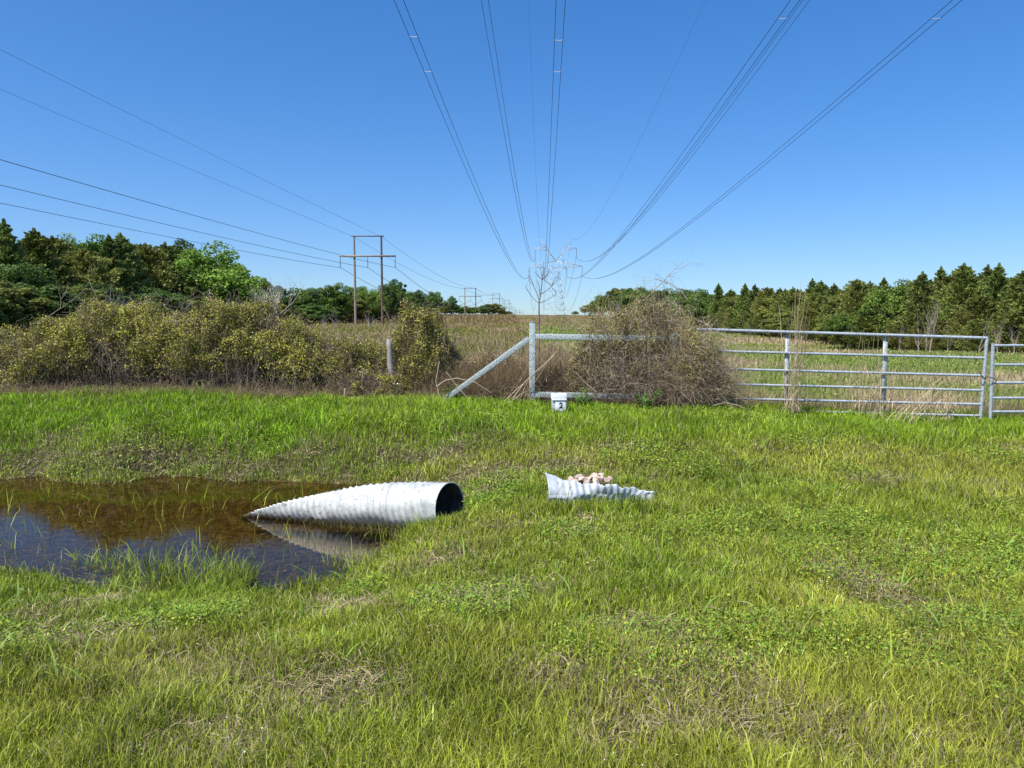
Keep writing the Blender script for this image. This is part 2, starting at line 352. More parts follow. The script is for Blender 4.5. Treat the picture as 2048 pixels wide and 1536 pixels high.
def weeds(n):
    x, y = scatter(n, 1.8, 12.5); z = hz(x, y)
    patch = np.maximum(np.exp(-(((x - 2.4) / 1.3) ** 2 + ((y - 6.1) / .75) ** 2)), np.exp(-(((x - 3.6) / 1.6) ** 2 + ((y - 5.0) / 1.0) ** 2)) * .8)
    patch = np.maximum(patch, ss(.56, .7, vn(x, y, .8, 7)) * .7); patch = np.maximum(patch, .08)
    k = (rnd(n) < patch * (1 - .7 * dryness(x, y))) & (z > WATER); x, y, z, pt = x[k], y[k], z[k], patch[k]; n = len(x)
    C = np.stack([x, y, z + rnd(n, .01, .05) + .085 * pt * rnd(n) * (1 + vn(x, y, .3, 2))], 1)
    U = unit(R.normal(0, 1, (n, 3)) * [1, 1, .45]); nn = unit(R.normal(0, .5, (n, 3)) + [0, 0, 1]); V = unit(np.cross(nn, U))
    s_ = (.0026 + .0008 * y) * rnd(n, .7, 1.5)
    c = np.array([.18, .29, .035]) * rnd(n, .6, 1.5)[:, None]; ye = rnd(n)[:, None]; c = np.where(ye < .25, c * np.array([1.9, 1.35, 1.4]), c)
    a = Acc(); a.leaves(C, U * s_[:, None] * 1.5, V * s_[:, None] * .75, c); return a.build('weeds', M_grass)
tag(weeds(700000), 'low broad leaved clover and weeds among the grass', 'weeds', kind='stuff')

# broad arching single blades
def coarse(n):
    x, y = scatter(n, 3, 13.4); k = hz(x, y) > WATER - .02; x, y = x[k], y[k]; n = len(x); z = hz(x, y)
    h = rnd(n, .10, .24) ; a_ = rnd(n, 0, 2 * pi); t = np.linspace(0, 1, 7)
    r = h[:, None] * rnd(n, .3, .9)[:, None] * t ** 2; zz = h[:, None] * (t - .35 * t ** 3)
    P = np.stack([x[:, None] + np.cos(a_)[:, None] * r, y[:, None] + np.sin(a_)[:, None] * r, z[:, None] + zz], -1)
    side = np.stack([-np.sin(a_), np.cos(a_), np.zeros(n)], 1); side = unit(side + R.normal(0, .3, (n, 3)))
    c = np.array([.20, .32, .06]) * rnd(n, .7, 1.4)[:, None]
    a = Acc(); a.ribbons(P, (rnd(n, .003, .006) * (.7 + .06 * y))[:, None] * np.array([.7, 1, 1, .9, .7, .4, .05]), side, c); return a.build('tall_grass', M_grass)
tag(coarse(1500), 'taller broad grass blades arching out of the turf', 'grass', kind='stuff')

# tiny white flowers
x, y = scatter(1500, 2.2, 10); k = (vn(x, y, .7, 3) > .55) & (hz(x, y) > WATER); x, y = x[k], y[k]; n_ = len(x)
C = np.stack([x, y, hz(x, y) + rnd(n_, .05, .11)], 1); U = unit(R.normal(0, 1, (n_, 3)) * [1, 1, .3]); V = unit(np.cross([[0, 0, 1.]], U))
a = Acc(); s_ = (.0022 + .0005 * y)[:, None]; a.leaves(C, U * s_, V * s_, np.tile([.75, .75, .66], (n_, 1)))
tag(a.build('wildflowers', M_leaf), 'tiny white wildflowers dotted through the grass', 'flowers', kind='stuff')

# ---------------------------------------------------------------- field beyond the fence
def field(n):
    a = Acc()
    x, y = scatter(n, 13.4, 340, .8, 2); k = y > fence_y(x) + np.where(x < -.9, 1.9, .3); x, y = x[k], y[k]; n = len(x); z = hz(x, y)
    hh = (.35 + .65 * fbm(x, y, 3.5, 2)) * np.where((x > 1.6), .45, .95) * (1 + .2 * ss(60, 200, y)); hh = hh * rnd(n, .5, 1.15)
    wd = .0016 + .00042 * y; a_ = rnd(n, 0, 2 * pi); ln = rnd(n, .05, .45)
    t = np.array([0, .55, 1.]); r = (hh * ln)[:, None] * t ** 1.6
    P = np.stack([x[:, None] + np.cos(a_)[:, None] * r, y[:, None] + np.sin(a_)[:, None] * r, z[:, None] + hh[:, None] * t * (1 - .15 * ln[:, None] * t)], -1)
    sa = R.normal(0, .6, n); side = np.stack([np.cos(sa), np.sin(sa), np.zeros(n)], 1)
    gr = ss(.42, .62, fbm(x, y * .6, 4.5, 4) + R.normal(0, .06, n)+.05*(x>1.6))[:, None]
    rt = (x > 1.6)[:, None]
    c = np.where(rt, np.array([.50, .40, .23]), np.array([.34, .26, .14])) * (1 - gr) + np.where(rt, np.array([.27, .33, .08]), np.array([.22, .23, .05])) * gr
    red = (ss(90, 220, y) * .6)[:, None]; c = c * (1 - red) + np.array([.27, .18, .10]) * red
    c = c * rnd(n, .55, 1.35)[:, None]
    a.ribbons(P, (wd * rnd(n, .6, 1.5))[:, None] * np.array([.9, 1, .25]), side, c); return a.build('field_grass', M_dry)
tag(field(330000), 'rough brown and olive grass filling the field beyond the fence', 'field grass', kind='stuff')
def field_leaves(n):
    x, y = scatter(n, 14, 150, .8, 2); k = (y > fence_y(x) + np.where(x < -.9, 1.9, .5)) & (rnd(n) < ss(.40, .62, fbm(x, y * .6, 4.5, 4)+.03)); x, y = x[k], y[k]; n = len(x); z = hz(x, y)
    h = (.35 + .7 * fbm(x, y, 3.5, 2)) * np.where((x > 1.6), .5, .9)
    C = np.stack([x, y, z + h * rnd(n) ** .5], 1); U = unit(R.normal(0, 1, (n, 3))); V = unit(np.cross(U, R.normal(0, 1, (n, 3))))
    s_ = ((.004 + .0006 * y) * rnd(n, .6, 1.4))[:, None]
    c = np.array([.21, .22, .045]) * rnd(n, .5, 1.5)[:, None]; q = rnd(n)[:, None]; c = np.where(q < .12, c * 1.6, c); c = np.where((x > 1.6)[:, None], c * np.array([.85, 1.15, 1.0]), c)
    a = Acc(); a.leaves(C, U * s_ * 1.4, V * s_ * .8, c); return a.build('undergrowth', M_leaf)
tag(field_leaves(200000), 'leafy olive green undergrowth through the rough field', 'undergrowth', kind='stuff')

# ---------------------------------------------------------------- branching helper
def branches(acc, base, d, length, r, depth, col, spread=.6, nseg=5, wob=.16, up=.15, kids=(2, 4), rg=random, tips=None, sides=4, shrink=.62):
    p = Vector(base); d = Vector(d).normalized(); pts = [p.copy()]; rad = [r]
    for s in range(nseg):
        d = (d + Vector((rg.gauss(0, wob), rg.gauss(0, wob), rg.gauss(0, wob) + up * .3))).normalized()
        p = p + d * (length / nseg); pts.append(p.copy()); rad.append(r * (1 - .6 * (s + 1) / nseg))
    acc.tube(pts, rad, col, sides, False)
    if depth <= 0:
        if tips is not None: tips.append(p)
        return
    for k in range(rg.randint(*kids) + (1 if depth > 1 else 0)):
        t = rg.uniform(.25, 1); i_ = min(int(t * nseg), nseg - 1); q = pts[i_].lerp(pts[i_ + 1], t * nseg - i_)
        ax = d.orthogonal().normalized(); ax.rotate(Matrix.Rotation(rg.uniform(0, 2 * pi), 3, d))
        nd = (d * (1 - spread * .5) + ax * spread + Vector((0, 0, up))).normalized()
        branches(acc, q, nd, length * rg.uniform(shrink - .12, shrink + .12), rad[i_] * .62, depth - 1, col, spread, nseg, wob * 1.1, up, kids, rg, tips, max(3, sides - 1), shrink)

# ---------------------------------------------------------------- thickets
OL = np.array([.20, .185, .035])
def thicket(name, label, cat, lumps, nleaf, ntwig, ncane, leafc=(.33, .335, .045), twigc=(.17, .12, .085), lsize=.016, zlo=.25, group=None, seed=1, drag=.3, airy=.10):
    """lumps: (px centre, px top row, half width m, half depth m, distance m, weight)"""
    global R
    R0 = R; R = np.random.default_rng(seed)
    root = empty(name, (0, 0, 0)); L = []
    for (px, py, hw, hd, Y, w) in lumps:
        t = at(px, py, Y); g0 = hz1(t.x, Y); L.append((t.x, Y, g0, t.z - g0, hw, hd, w))
    base = Vector((np.mean([l[0] for l in L]), np.mean([l[1] for l in L]), 0)); base.z = hz1(base.x, base.y); root.location = base
    off = np.array([base.x, base.y, base.z]); wt = np.array([l[6] for l in L], float); wt /= wt.sum()
    def shell(n, low, rad=(1 - airy * 1.6, 1 + airy * .6), pw=1.):
        li = R.choice(len(L), n, p=wt); A = np.array(L)[li]
        th = rnd(n, 0, 2 * pi); cz = rnd(n, 0, 1) ** pw; cr = np.sqrt(1 - cz ** 2)
        lump = .80 + .46 * vn(th * 1.3 + li * 5, cz * 2.1, .26, 3) * np.clip(cr * 2, .3, 1)
        r = rnd(n, *rad) * lump
        x = A[:, 0] + A[:, 4] * r * cr * np.cos(th); y = A[:, 1] + A[:, 5] * r * cr * np.sin(th)
        z = A[:, 2] + low * A[:, 3] + A[:, 3] * (1 - low) * r * cz
        return np.stack([x, y, z], 1), cz
    # leaves
    a = Acc(); P, cz = shell(nleaf, zlo, pw=.75); P2, c2 = shell(nleaf // 2, zlo * .7, rad=(.45, .95)); P = np.concatenate([P, P2]); n = len(P)
    kp = vn(P[:, 0] * 1.0, P[:, 2] + P[:, 1], max(.2, .24), 5) + .5 * (vn(P[:, 0] + 3, P[:, 2] * 1.2 + P[:, 1], .6, 6) - .5) + R.normal(0, .09, n) > .36; P = P[kp]; n = len(P)
    U = unit(R.normal(0, 1, (n, 3))); nn = unit(R.normal(0, .8, (n, 3)) + [-.1, -.5, .7]); V = unit(np.cross(nn, U)); s_ = (lsize * rnd(n, .5, 1.35))[:, None]
    c = np.array(leafc) * rnd(n, .45, 1.35)[:, None]; q = rnd(n)[:, None]; cl = vn(P[:, 0], P[:, 2], .35, 2)[:, None]
    c = np.where(q < .07, np.array([.52, .50, .16]), c); c = np.where(q > .74, np.array([.20, .125, .065]) * rnd(n, .4, 1.2)[:, None], c); c = c * (.55 + .85 * cl)
    a.leaves(P - off, U * s_, V * s_ * .62, c); a.build('foliage', M_leaf, root)
    # short twigs through the shell
    a = Acc(); P, cz = shell(ntwig, zlo * .4, rad=(.5, 1.04)); n = len(P); d = unit(R.normal(0, 1, (n, 3)) + [0, -.1, .25]); k = 5; pts = [P - off]
    for s in range(k - 1):
        d = unit(d + R.normal(0, .33, (n, 3))); pts.append(pts[-1] + d * (rnd(n, .02, .075))[:, None])
    c = np.array(twigc) * rnd(n, .45, 1.7)[:, None]
    a.tubes(np.stack(pts, 1), (rnd(n, .0015, .0035))[:, None] * np.array([1, .95, .8, .6, .3]), c)
    # long canes: rise from the ground, arch over, trail
    li = R.choice(len(L), ncane, p=wt); A = np.array(L)[li]; n = ncane; th = rnd(n, 0, 2 * pi)
    rr = rnd(n, .1, .95)
    st = np.stack([A[:, 0] + A[:, 4] * rr * np.cos(th), A[:, 1] + A[:, 5] * rr * np.sin(th), A[:, 2] - .02], 1)
    K = 16; t = np.linspace(0, 1, K); H = A[:, 3] * rnd(n, .45, 1.08) * (1.05 - .5 * rr ** 2); ph = th + R.normal(0, .8, n); reach = A[:, 4] * rnd(n, .1, .95)
    up = H[:, None] * np.sin(np.minimum(t * rnd(n, 1.3, 3.0)[:, None], 2.9)); ra = reach[:, None] * t ** 1.5
    Pc = np.stack([st[:, 0:1] + ra * np.cos(ph)[:, None], st[:, 1:2] + ra * np.sin(ph)[:, None] * .7, st[:, 2:3] + np.abs(up)], -1)
    wob = np.cumsum(R.normal(0, .042, (n, K, 3)), 1); wob[:, 0] = 0; Pc = Pc + wob - off
    c = np.array([.34, .27, .20]) * rnd(n, .25, 1.6)[:, None]
    a.tubes(Pc, (rnd(n, .0018, .0048))[:, None] * np.linspace(1, .35, K), c)
    a.build('stems', M_twig, root)
    tag(root, label, cat, group); R = R0; return root
GB = 'overgrown thickets along the fence line'
thicket('thicket', 'golden green thicket cut off by the left edge of the photo', 'thicket', [(-60, 648, 1.14, 0.88, 14.18, 1), (40, 690, 0.63, 0.63, 13.94, 0.5)], 30000, 2500, 260, group=GB, seed=11)
thicket('thicket', 'broad rounded olive thicket with leafy crest, behind the left part of the pond', 'thicket', [(150, 640, 0.97, 0.79, 14.10, 1), (235, 604, 1.01, 0.96, 14.18, 1.4), (320, 650, 0.71, 0.79, 14.10, 0.8), (90, 690, 0.63, 0.63, 13.94, 0.6)], 135000, 11000, 900, lsize=.0165, zlo=.38, group=GB, seed=12)
thicket('thicket', 'broad thicket with bare brown stems at its foot, above the tip of the pipe', 'thicket', [(400, 630, 0.89, 0.80, 14.02, 1), (470, 600, 1.02, 0.89, 14.02, 1.4), (555, 640, 0.89, 0.80, 13.94, 1.1), (620, 690, 0.64, 0.64, 13.70, 0.6)], 135000, 11000, 1000, lsize=.0165, zlo=.38, group=GB, seed=13)
thicket('thicket', 'low tangled thicket beside the weathered wooden fence post', 'thicket', [(690, 672, 0.75, 0.56, 13.70, 1), (650, 705, 0.57, 0.57, 13.70, 0.7), (750, 715, 0.53, 0.48, 13.70, 0.7), (775, 752, .38, .25, 13.05, .5), (715, 745, .4, .3, 13.1, .5)], 52000, 5500, 520, zlo=.2, group=GB, seed=14)
thicket('bush', 'tall narrow leafy bush just right of the wooden fence post', 'bush', [(840, 612, 0.53, 0.48, 13.70, 1.5), (800, 680, 0.40, 0.40, 14.00, 0.7), (880, 680, 0.42, 0.40, 14.00, 0.8), (820, 740, 0.50, 0.40, 13.80, 0.6)], 62000, 5500, 400, leafc=(.33, .32, .05), zlo=.12, group=GB, seed=15)
thicket('thicket', 'low brown thicket behind the diagonal brace, between the narrow bush and the corner post', 'thicket', [(925, 712, .5, .4, 14.0, 1), (985, 700, .5, .45, 14.3, 1), (1035, 716, .35, .4, 14.2, .7), (880, 735, .4, .35, 13.7, .6)], 15000, 11000, 700, leafc=(.28, .24, .07), twigc=(.34, .25, .17), zlo=.2, group=GB, seed=18)
thicket('vine_tangle', 'large tangle of vines and dead canes swallowing the fence rails before the gate', 'vines', [(1225, 612, 0.62, 0.45, 12.98, 1.1), (1310, 592, 0.62, 0.50, 12.98, 1.4), (1385, 640, 0.50, 0.45, 12.72, 1), (1180, 690, 0.35, 0.35, 13.12, 0.5), (1245, 690, .6, .5, 13.25, 1.0), (1400, 700, .55, .45, 12.8, 1.0), (1165, 720, .35, .35, 13.15, .6)], 62000, 26000, 1700, leafc=(.30, .29, .06), twigc=(.46, .36, .25), zlo=.3, lsize=.013, group=GB, seed=16)

# ---------------------------------------------------------------- dead stalks, brush and reeds along the fence
def stalks(name, label, spans, n, hmin, hmax, colr, seed, rad=.0028, curl=.04, M=M_dry, kind='stuff', cat='dead brush'):
    r = np.random.default_rng(seed); a = Acc(); tot = sum(abs(s[1] - s[0]) for s in spans)
    for (x0, x1, ya, yb, hs) in spans:
        m_ = int(n * abs(x1 - x0) / tot); x = r.uniform(x0, x1, m_); y = fence_y(x) + r.uniform(ya, yb, m_); z = hz(x, y)
        H = r.uniform(hmin, hmax, m_) * hs; d = unit(r.normal(0, .55, (m_, 3)) * [1, .7, .3] + [0, 0, 1]); K = 7; pts = [np.stack([x, y, z], 1)]
        for s in range(K - 1):
            d = unit(d + r.normal(0, .13 + curl, (m_, 3)) - [0, 0, curl * s]); pts.append(pts[-1] + d * (H / (K - 1))[:, None])
        P = np.stack(pts, 1); P[..., 2] = np.maximum(P[..., 2], z[:, None] + .005)
        c = np.array(colr) * r.uniform(.4, 1.5, (m_, 1)); a.tubes(P, r.uniform(.5, 1.4, m_)[:, None] * rad * np.linspace(1, .3, K), c)
    o = a.build(name, M); tag(o, label, cat, kind=kind); return o
stalks('dead_brush', 'tangled brown dead stems at the foot of the thickets and fence', [(-12, -1.2, -.2, .6, .6), (-1.3, .5, -.15, 1.0, 1.0), (.4, 3.3, -.35, .7, 1.0)], 11000, .15, .65, (.28, .20, .115), 21, curl=.10)
stalks('dead_brush', 'bleached straw coloured grass along the bottom of fence and gates', [(-12, -.5, -.3, .3, .6), (-.8, 3.0, -.2, .4, .8), (2.4, 4.0, -.35, .6, 1.15), (3.6, 9.5, -.25, .9, .75)], 9000, .15, .75, (.36, .28, .165), 22, rad=.0026, curl=.05)
stalks('dead_brush', 'brown dead weeds standing behind the steel brace', [(-1.5, 1.9, .1, 1.6, 1), (.45, 1.6, .05, .9, 1.15)], 13000, .35, .95, (.28, .20, .12), 23, curl=.03)
stalks('dry_canes', 'fawn dead canes piled against the hinge end of the gate', [(2.75, 3.45, -.35, .35, 1)], 2300, .5, 1.45, (.42, .33, .22), 24, rad=.0042, curl=.05)

def reeds(name, label, px, Y, n, H, spread, seed, c=(.60, .48, .30), lean=.0):
    r = np.random.default_rng(seed); b0 = at(px, 700, Y); z0 = hz1(b0.x, Y); root = empty(name, (b0.x, Y, z0)); a = Acc(); lf = Acc()
    x = np.clip(r.normal(0, spread, n), -1.5 * spread, 1.5 * spread); y = np.clip(r.normal(0, spread, n), -1.5 * spread, 1.5 * spread); h = H * r.uniform(.5, 1.03, n); K = 9; t = np.linspace(0, 1, K)
    dx = (r.normal(lean, .10, n) * h)[:, None] * t ** 1.3; dy = (r.normal(0, .07, n) * h)[:, None] * t
    P = np.stack([x[:, None] + dx, y[:, None] + dy, h[:, None] * t + 0 * dx], -1); P[:, 1:-1] += r.normal(0, .008, (n, K - 2, 3))
    cc = np.array(c) * r.uniform(.5, 1.25, (n, 1)); a.tubes(P, r.uniform(.0035, .0068, n)[:, None] * np.linspace(1, .4, K), cc); a.build('stalks', M_dry, root)
    m_ = n * 7; j = r.integers(0, n, m_); kk = r.integers(1, 6, m_); S0 = P[j, kk]; an = r.uniform(0, 2 * pi, m_); L_ = r.uniform(.12, .34, m_)
    tt = np.linspace(0, 1, 5); rr = L_[:, None] * tt * .6; Q = np.stack([S0[:, 0:1] + np.cos(an)[:, None] * rr, S0[:, 1:2] + np.sin(an)[:, None] * rr, S0[:, 2:3] + L_[:, None] * (.5 * tt - .85 * tt ** 2)], -1)
    Q[..., 2] = np.maximum(Q[..., 2], .005)
    sd_ = np.stack([-np.sin(an), np.cos(an), np.zeros(m_)], 1); lf.ribbons(Q, r.uniform(.002, .006, m_)[:, None] * np.array([.7, 1, .8, .5, .1]), sd_, np.array(c) * r.uniform(.5, 1.3, (m_, 1))); lf.build('dead_leaves', M_dry, root)
    tag(root, label, 'reeds', 'tall dry reeds by the gate'); return root
reeds('dry_reeds', 'tallest clump of dry tan reeds, standing against the first upright bar of the gate', 1590, 12.2, 26, 2.25, .07, 31, lean=.03)
reeds('dry_reeds', 'few dry reed stalks leaning beside the second upright bar of the gate', 1745, 12.3, 18, 1.5, .16, 32, lean=.06)
reeds('dry_reeds', 'slim reed stalk rising above the gate rail left of the tallest reed clump', 1470, 12.6, 7, 1.9, .12, 33, lean=-.03)
reeds('dry_reeds', 'sparse bent reeds in front of the latch end of the long gate', 1890, 12.0, 14, .95, .25, 34)
reeds('dry_reeds', 'leaning dry stalks crossing the steel corner post', 1035, 12.9, 22, .95, .16, 35, lean=.55, c=(.55, .43, .28))
reeds('dry_reeds', 'bent pale stalks lying along the grass under the middle of the gate', 1800, 11.6, 16, .8, .3, 36, lean=.9)

# ---------------------------------------------------------------- steel corner assembly
def galv_box(name, p, q, w, h, parent, up=(0, 0, 1), mat=None):
    a = Acc(); a.bar(p, q, w, h, up=up); o = a.build(name, mat or M_galv, parent)
    bv = o.modifiers.new('edge', 'BEVEL'); bv.width = .006; bv.segments = 2; return o
FY = 12.75
P0 = at(1064, 820, FY); zg = hz1(P0.x, FY); top = at(1064, 645, FY)
fr_ = empty('steel_fence_brace', (P0.x, FY, zg)); o0 = Vector((P0.x, FY, zg))
def rel(px, py, Y=FY, o=None): return at(px, py, Y) - (o if o is not None else o0)
tag(fr_, 'galvanized square tube fence corner with diagonal brace and two rails', 'fence')
galv_box('post', Vector((0, 0, -.3)), Vector((0, 0, top.z - zg)), .1, .1, fr_)
a = Acc(); a.bar((0, 0, top.z - zg), (0, 0, top.z - zg + .012), .108, .108); a.build('post_cap', M_galv, fr_)
e = rel(1348, 700); galv_box('post', Vector((e.x, 0, -.3)), Vector((e.x, 0, rel(1348, 668).z)), .095, .095, fr_)
z1 = rel(1070, 673).z; z1b = rel(1345, 677).z; galv_box('rail', Vector((.0505, 0, z1)), Vector((e.x - .0495, 0, z1b)), .09, .095, fr_)
z2 = rel(1070, 789).z; z2b = rel(1342, 794).z; galv_box('rail', Vector((.0505, 0, z2)), Vector((e.x - .0495, 0, z2b)), .09, .095, fr_)
q1 = rel(1057, 677); q1.y = 0; q2 = rel(885, 802); q2.y = 0; galv_box('diagonal_brace', Vector((-.052, 0, q1.z)), q2, .088, .088, fr_)
# weathered wooden post
pw = at(783, 700, 13.3); zw = hz1(pw.x, 13.3); wp = empty('wooden_fence_post', (pw.x, 13.3, zw)); wp.rotation_euler = (0, radians(-2.2), 0)
hh = at(782, 679, 13.3).z - zw; a = Acc(); rg = random.Random(4); ring = []
for j, zz in enumerate(np.linspace(-.2, hh, 12)):
    for k in range(10):
        th = k / 10 * 2 * pi; r = .05 + rg.uniform(-.005, .005); ring.append((r * cos(th) * (1 + .25 * (abs(cos(th)) > .6)) * .85, r * sin(th), zz + (rg.uniform(-.015, .02) if j == 11 else 0)))
f = [(j * 10 + k, j * 10 + (k + 1) % 10, (j + 1) * 10 + (k + 1) % 10, (j + 1) * 10 + k) for j in range(11) for k in range(10)]
ring.append((0, 0, hh - .01)); a.add(ring, f4=f, f3=[(110 + k, 110 + (k + 1) % 10, 120) for k in range(10)]); a.build('post', M_oldwood, wp)
tag(wp, 'short weathered grey wooden post sticking out of the thicket', 'fence post')
# little wooden stake
ps = at(689, 800, 12.7); zs = hz1(ps.x, 12.7); a = Acc(); a.bar((0, 0, -.1), (.01, 0, .22), .025, .025); o = a.build('wooden_stake', M_pole1); o.location = (ps.x, 12.7, zs)
tag(o, 'thin grey wooden stake at the grass edge below the low thicket', 'stake')

# ---------------------------------------------------------------- gates
def tube_obj(name, pts, r, parent, mat=M_gate, sides=12):
    a = Acc(); a.tube(pts, r, sides=sides); return a.build(name, mat, parent, True)
G1 = at(1376, 700, 12.85); G2 = at(1968, 700, 12.35); ga = empty('tube_gate', (G1.x, 12.85, hz1(G1.x, 12.85)))
go = Vector(ga.location); tag(ga, 'long six rail galvanized tube gate, overgrown at its hinge end', 'gate', 'galvanized tube gates')
def yline(px, px0, y0, px1, y1): return y0 + (y1 - y0) * (px - px0) / (px1 - px0)
def gp(px, py):
    Yd = 12.85 + (12.35 - 12.85) * (px - 1376) / (1968 - 1376); return at(px, py, Yd) - go
rails = [(1425, 659.5, 1970, 676), (1452, 702.6, 1965, 716), (1455, 738, 1960, 751), (1448, 768, 1960, 780.5), (1455, 797, 1960, 808.5), (1460, 819, 1960, 831.5)]
TL = gp(1378, yline(1378, *rails[0])); TR = gp(1974, yline(1974, *rails[0])); BL = gp(1376, yline(1376, *rails[5])); BR = gp(1961, yline(1961, *rails[5]))
tube_obj('rail', [TL, TR], .026, ga)
for rl in rails[1:]:
    l_ = gp(1378, yline(1378, *rl)); r_ = gp(1967, yline(1967, *rl)); t = (TR.z - r_.z) / (TR.z - BR.z); r_ = TR.lerp(BR, t); l_.x = TL.lerp(BL, (TL.z - l_.z) / (TL.z - BL.z)).x
    tube_obj('rail', [l_, r_], .0215, ga)
tube_obj('end_post', [TR + Vector((0, 0, .012)), BR - Vector((0, 0, .09))], .027, ga)
tube_obj('end_post', [TL + Vector((0, 0, .012)), BL - Vector((0, 0, .05))], .027, ga)
for px in (1577, 1773):
    t_ = gp(px, yline(px, *rails[0])); b_ = gp(px - 5, yline(px - 5, *rails[5])); n_ = Vector((0, .03, 0))
    a = Acc(); a.bar(t_ + n_, b_ + n_ - Vector((0, 0, .05)), .075, .012, up=(0, 1, 0)); a.build('upright_bar', M_galv, ga)
H1 = at(1985, 760, 12.3); gb = empty('tube_gate', (H1.x, 12.3, hz1(H1.x, 12.3))); g2 = Vector(gb.location)
tag(gb, 'second tube gate running out of the right edge, chained to the long gate', 'gate', 'galvanized tube gates')
def gq(px, py): return at(px, py, 12.3) - g2
ru = [691, 729.5, 765.5, 796, 823.5]; PT = gq(1986, 687); PB = gq(1980.5, 838)
tube_obj('end_post', [PT, PB], .027, gb)
for y_ in ru:
    l_ = gq(1988, y_); l_.x = PT.lerp(PB, (PT.z - l_.z) / (PT.z - PB.z)).x; r_ = Vector((l_.x + 3.6, l_.y + .05, l_.z - .0)); tube_obj('rail', [l_, r_], .022, gb)
tube_obj('end_post', [Vector((PT.x + 3.6, PT.y + .05, PT.z)), Vector((PT.x + 3.6, PT.y + .05, PB.z - .03))], .027, gb)
ub = gq(2075, 691); a = Acc(); a.bar((ub.x, ub.y + .03, ub.z), (ub.x, ub.y + .03, PB.z), .075, .012, up=(0, 1, 0)); a.build('upright_bar', M_galv, gb)
# chain
ch = empty('gate_chain', tuple(at(1976, 756, 12.3))); cpos = Vector(ch.location); pts = []
A_, B_ = at(1960, 745, 12.28), at(1994, 764, 12.25)
path = [at(1958, 743, 12.26), at(1964, 752, 12.25), at(1969, 758, 12.3), at(1974, 753, 12.24), at(1981, 755, 12.22), at(1989, 757, 12.25), at(1993, 762, 12.24), at(1990, 767, 12.24)]
for k in range(len(path) - 1):
    p_, q_ = path[k], path[k + 1]; m_ = max(2, int((q_ - p_).length / .022))
    for j in range(m_):
        c_ = p_.lerp(q_, (j + .5) / m_) - cpos; d_ = (q_ - p_).normalized(); s_ = d_.cross(Vector((0, 1, 0) if (j % 2) else (.3, .3, 1))).normalized()
        lk = [c_ + d_ * .016 * cos(t) + s_ * .009 * sin(t) for t in np.linspace(0, 2 * pi, 9)]; pts.append([list(v) for v in lk])
a = Acc(); a.tubes(np.array(pts), np.full((len(pts), 9), .0038), np.ones((len(pts), 3)), 5); a.build('chain_links', M_chain, ch)
tag(ch, 'dark chain holding the two gates together', 'chain')

# ---------------------------------------------------------------- numbered white box
BY = 11.75; pb = at(1117.5, 815, BY); zb = hz1(pb.x, BY); bx = empty('marker_box', (pb.x, BY, zb), radians(2)); wdt = 31 * BY / F
zt = at(1117, 787, BY).z - zb; zl = at(1117, 799, BY).z - zb
def box(name, x0, x1, y0, y1, z0, z1, mat, parent, bev=.006):
    a = Acc(); a.add([(x, y, z) for z in (z0, z1) for x, y in ((x0, y0), (x1, y0), (x1, y1), (x0, y1))], f4=[(3, 2, 1, 0), (4, 5, 6, 7), (0, 1, 5, 4), (1, 2, 6, 5), (2, 3, 7, 6), (3, 0, 4, 7)])
    o = a.build(name, mat, parent)
    if bev: bv = o.modifiers.new('edge', 'BEVEL'); bv.width = bev; bv.segments = 3
    return o
box('case', -wdt / 2 + .008, wdt / 2 - .008, -.07, .07, -.03, zl, M_grey, bx)
box('lid', -wdt / 2, wdt / 2, -.085, .08, zl + .001, zt, M_white, bx, .014)
box('lid_lip', -wdt / 2 + .004, wdt / 2 - .004, -.092, -.0855, zl - .004, zl + .016, M_white, bx, .002)
pl = box('number_plate', -wdt / 2 + .062, wdt / 2 - .03, -.078, -.0705, zt - .275, zl - .012, M_white, bx, .001)
box('side_strip', wdt / 2 - .024, wdt / 2 - .014, -.076, -.0705, zt - .275, zl - .012, M_white, bx, .001)
fc = bpy.data.curves.new('t', 'FONT'); fc.body = '2'; fc.size = .122; fc.extrude = .002; fc.align_x = 'CENTER'; fc.offset = .003
fo = bpy.data.objects.new('t', fc); S.collection.objects.link(fo); bpy.context.view_layer.update()
dg = bpy.context.evaluated_depsgraph_get(); me = bpy.data.meshes.new_from_object(fo.evaluated_get(dg)); bpy.data.objects.remove(fo)
me.materials.clear(); me.materials.append(M_black); nm = bpy.data.objects.new('number', me); col_link(nm, pl); nm.rotation_euler = (pi / 2, 0, 0)
nm.location = (.028, -.081, zl - .125)
tag(bx, 'small white lidded box with a black number 2, in the grass under the rail', 'marker box')

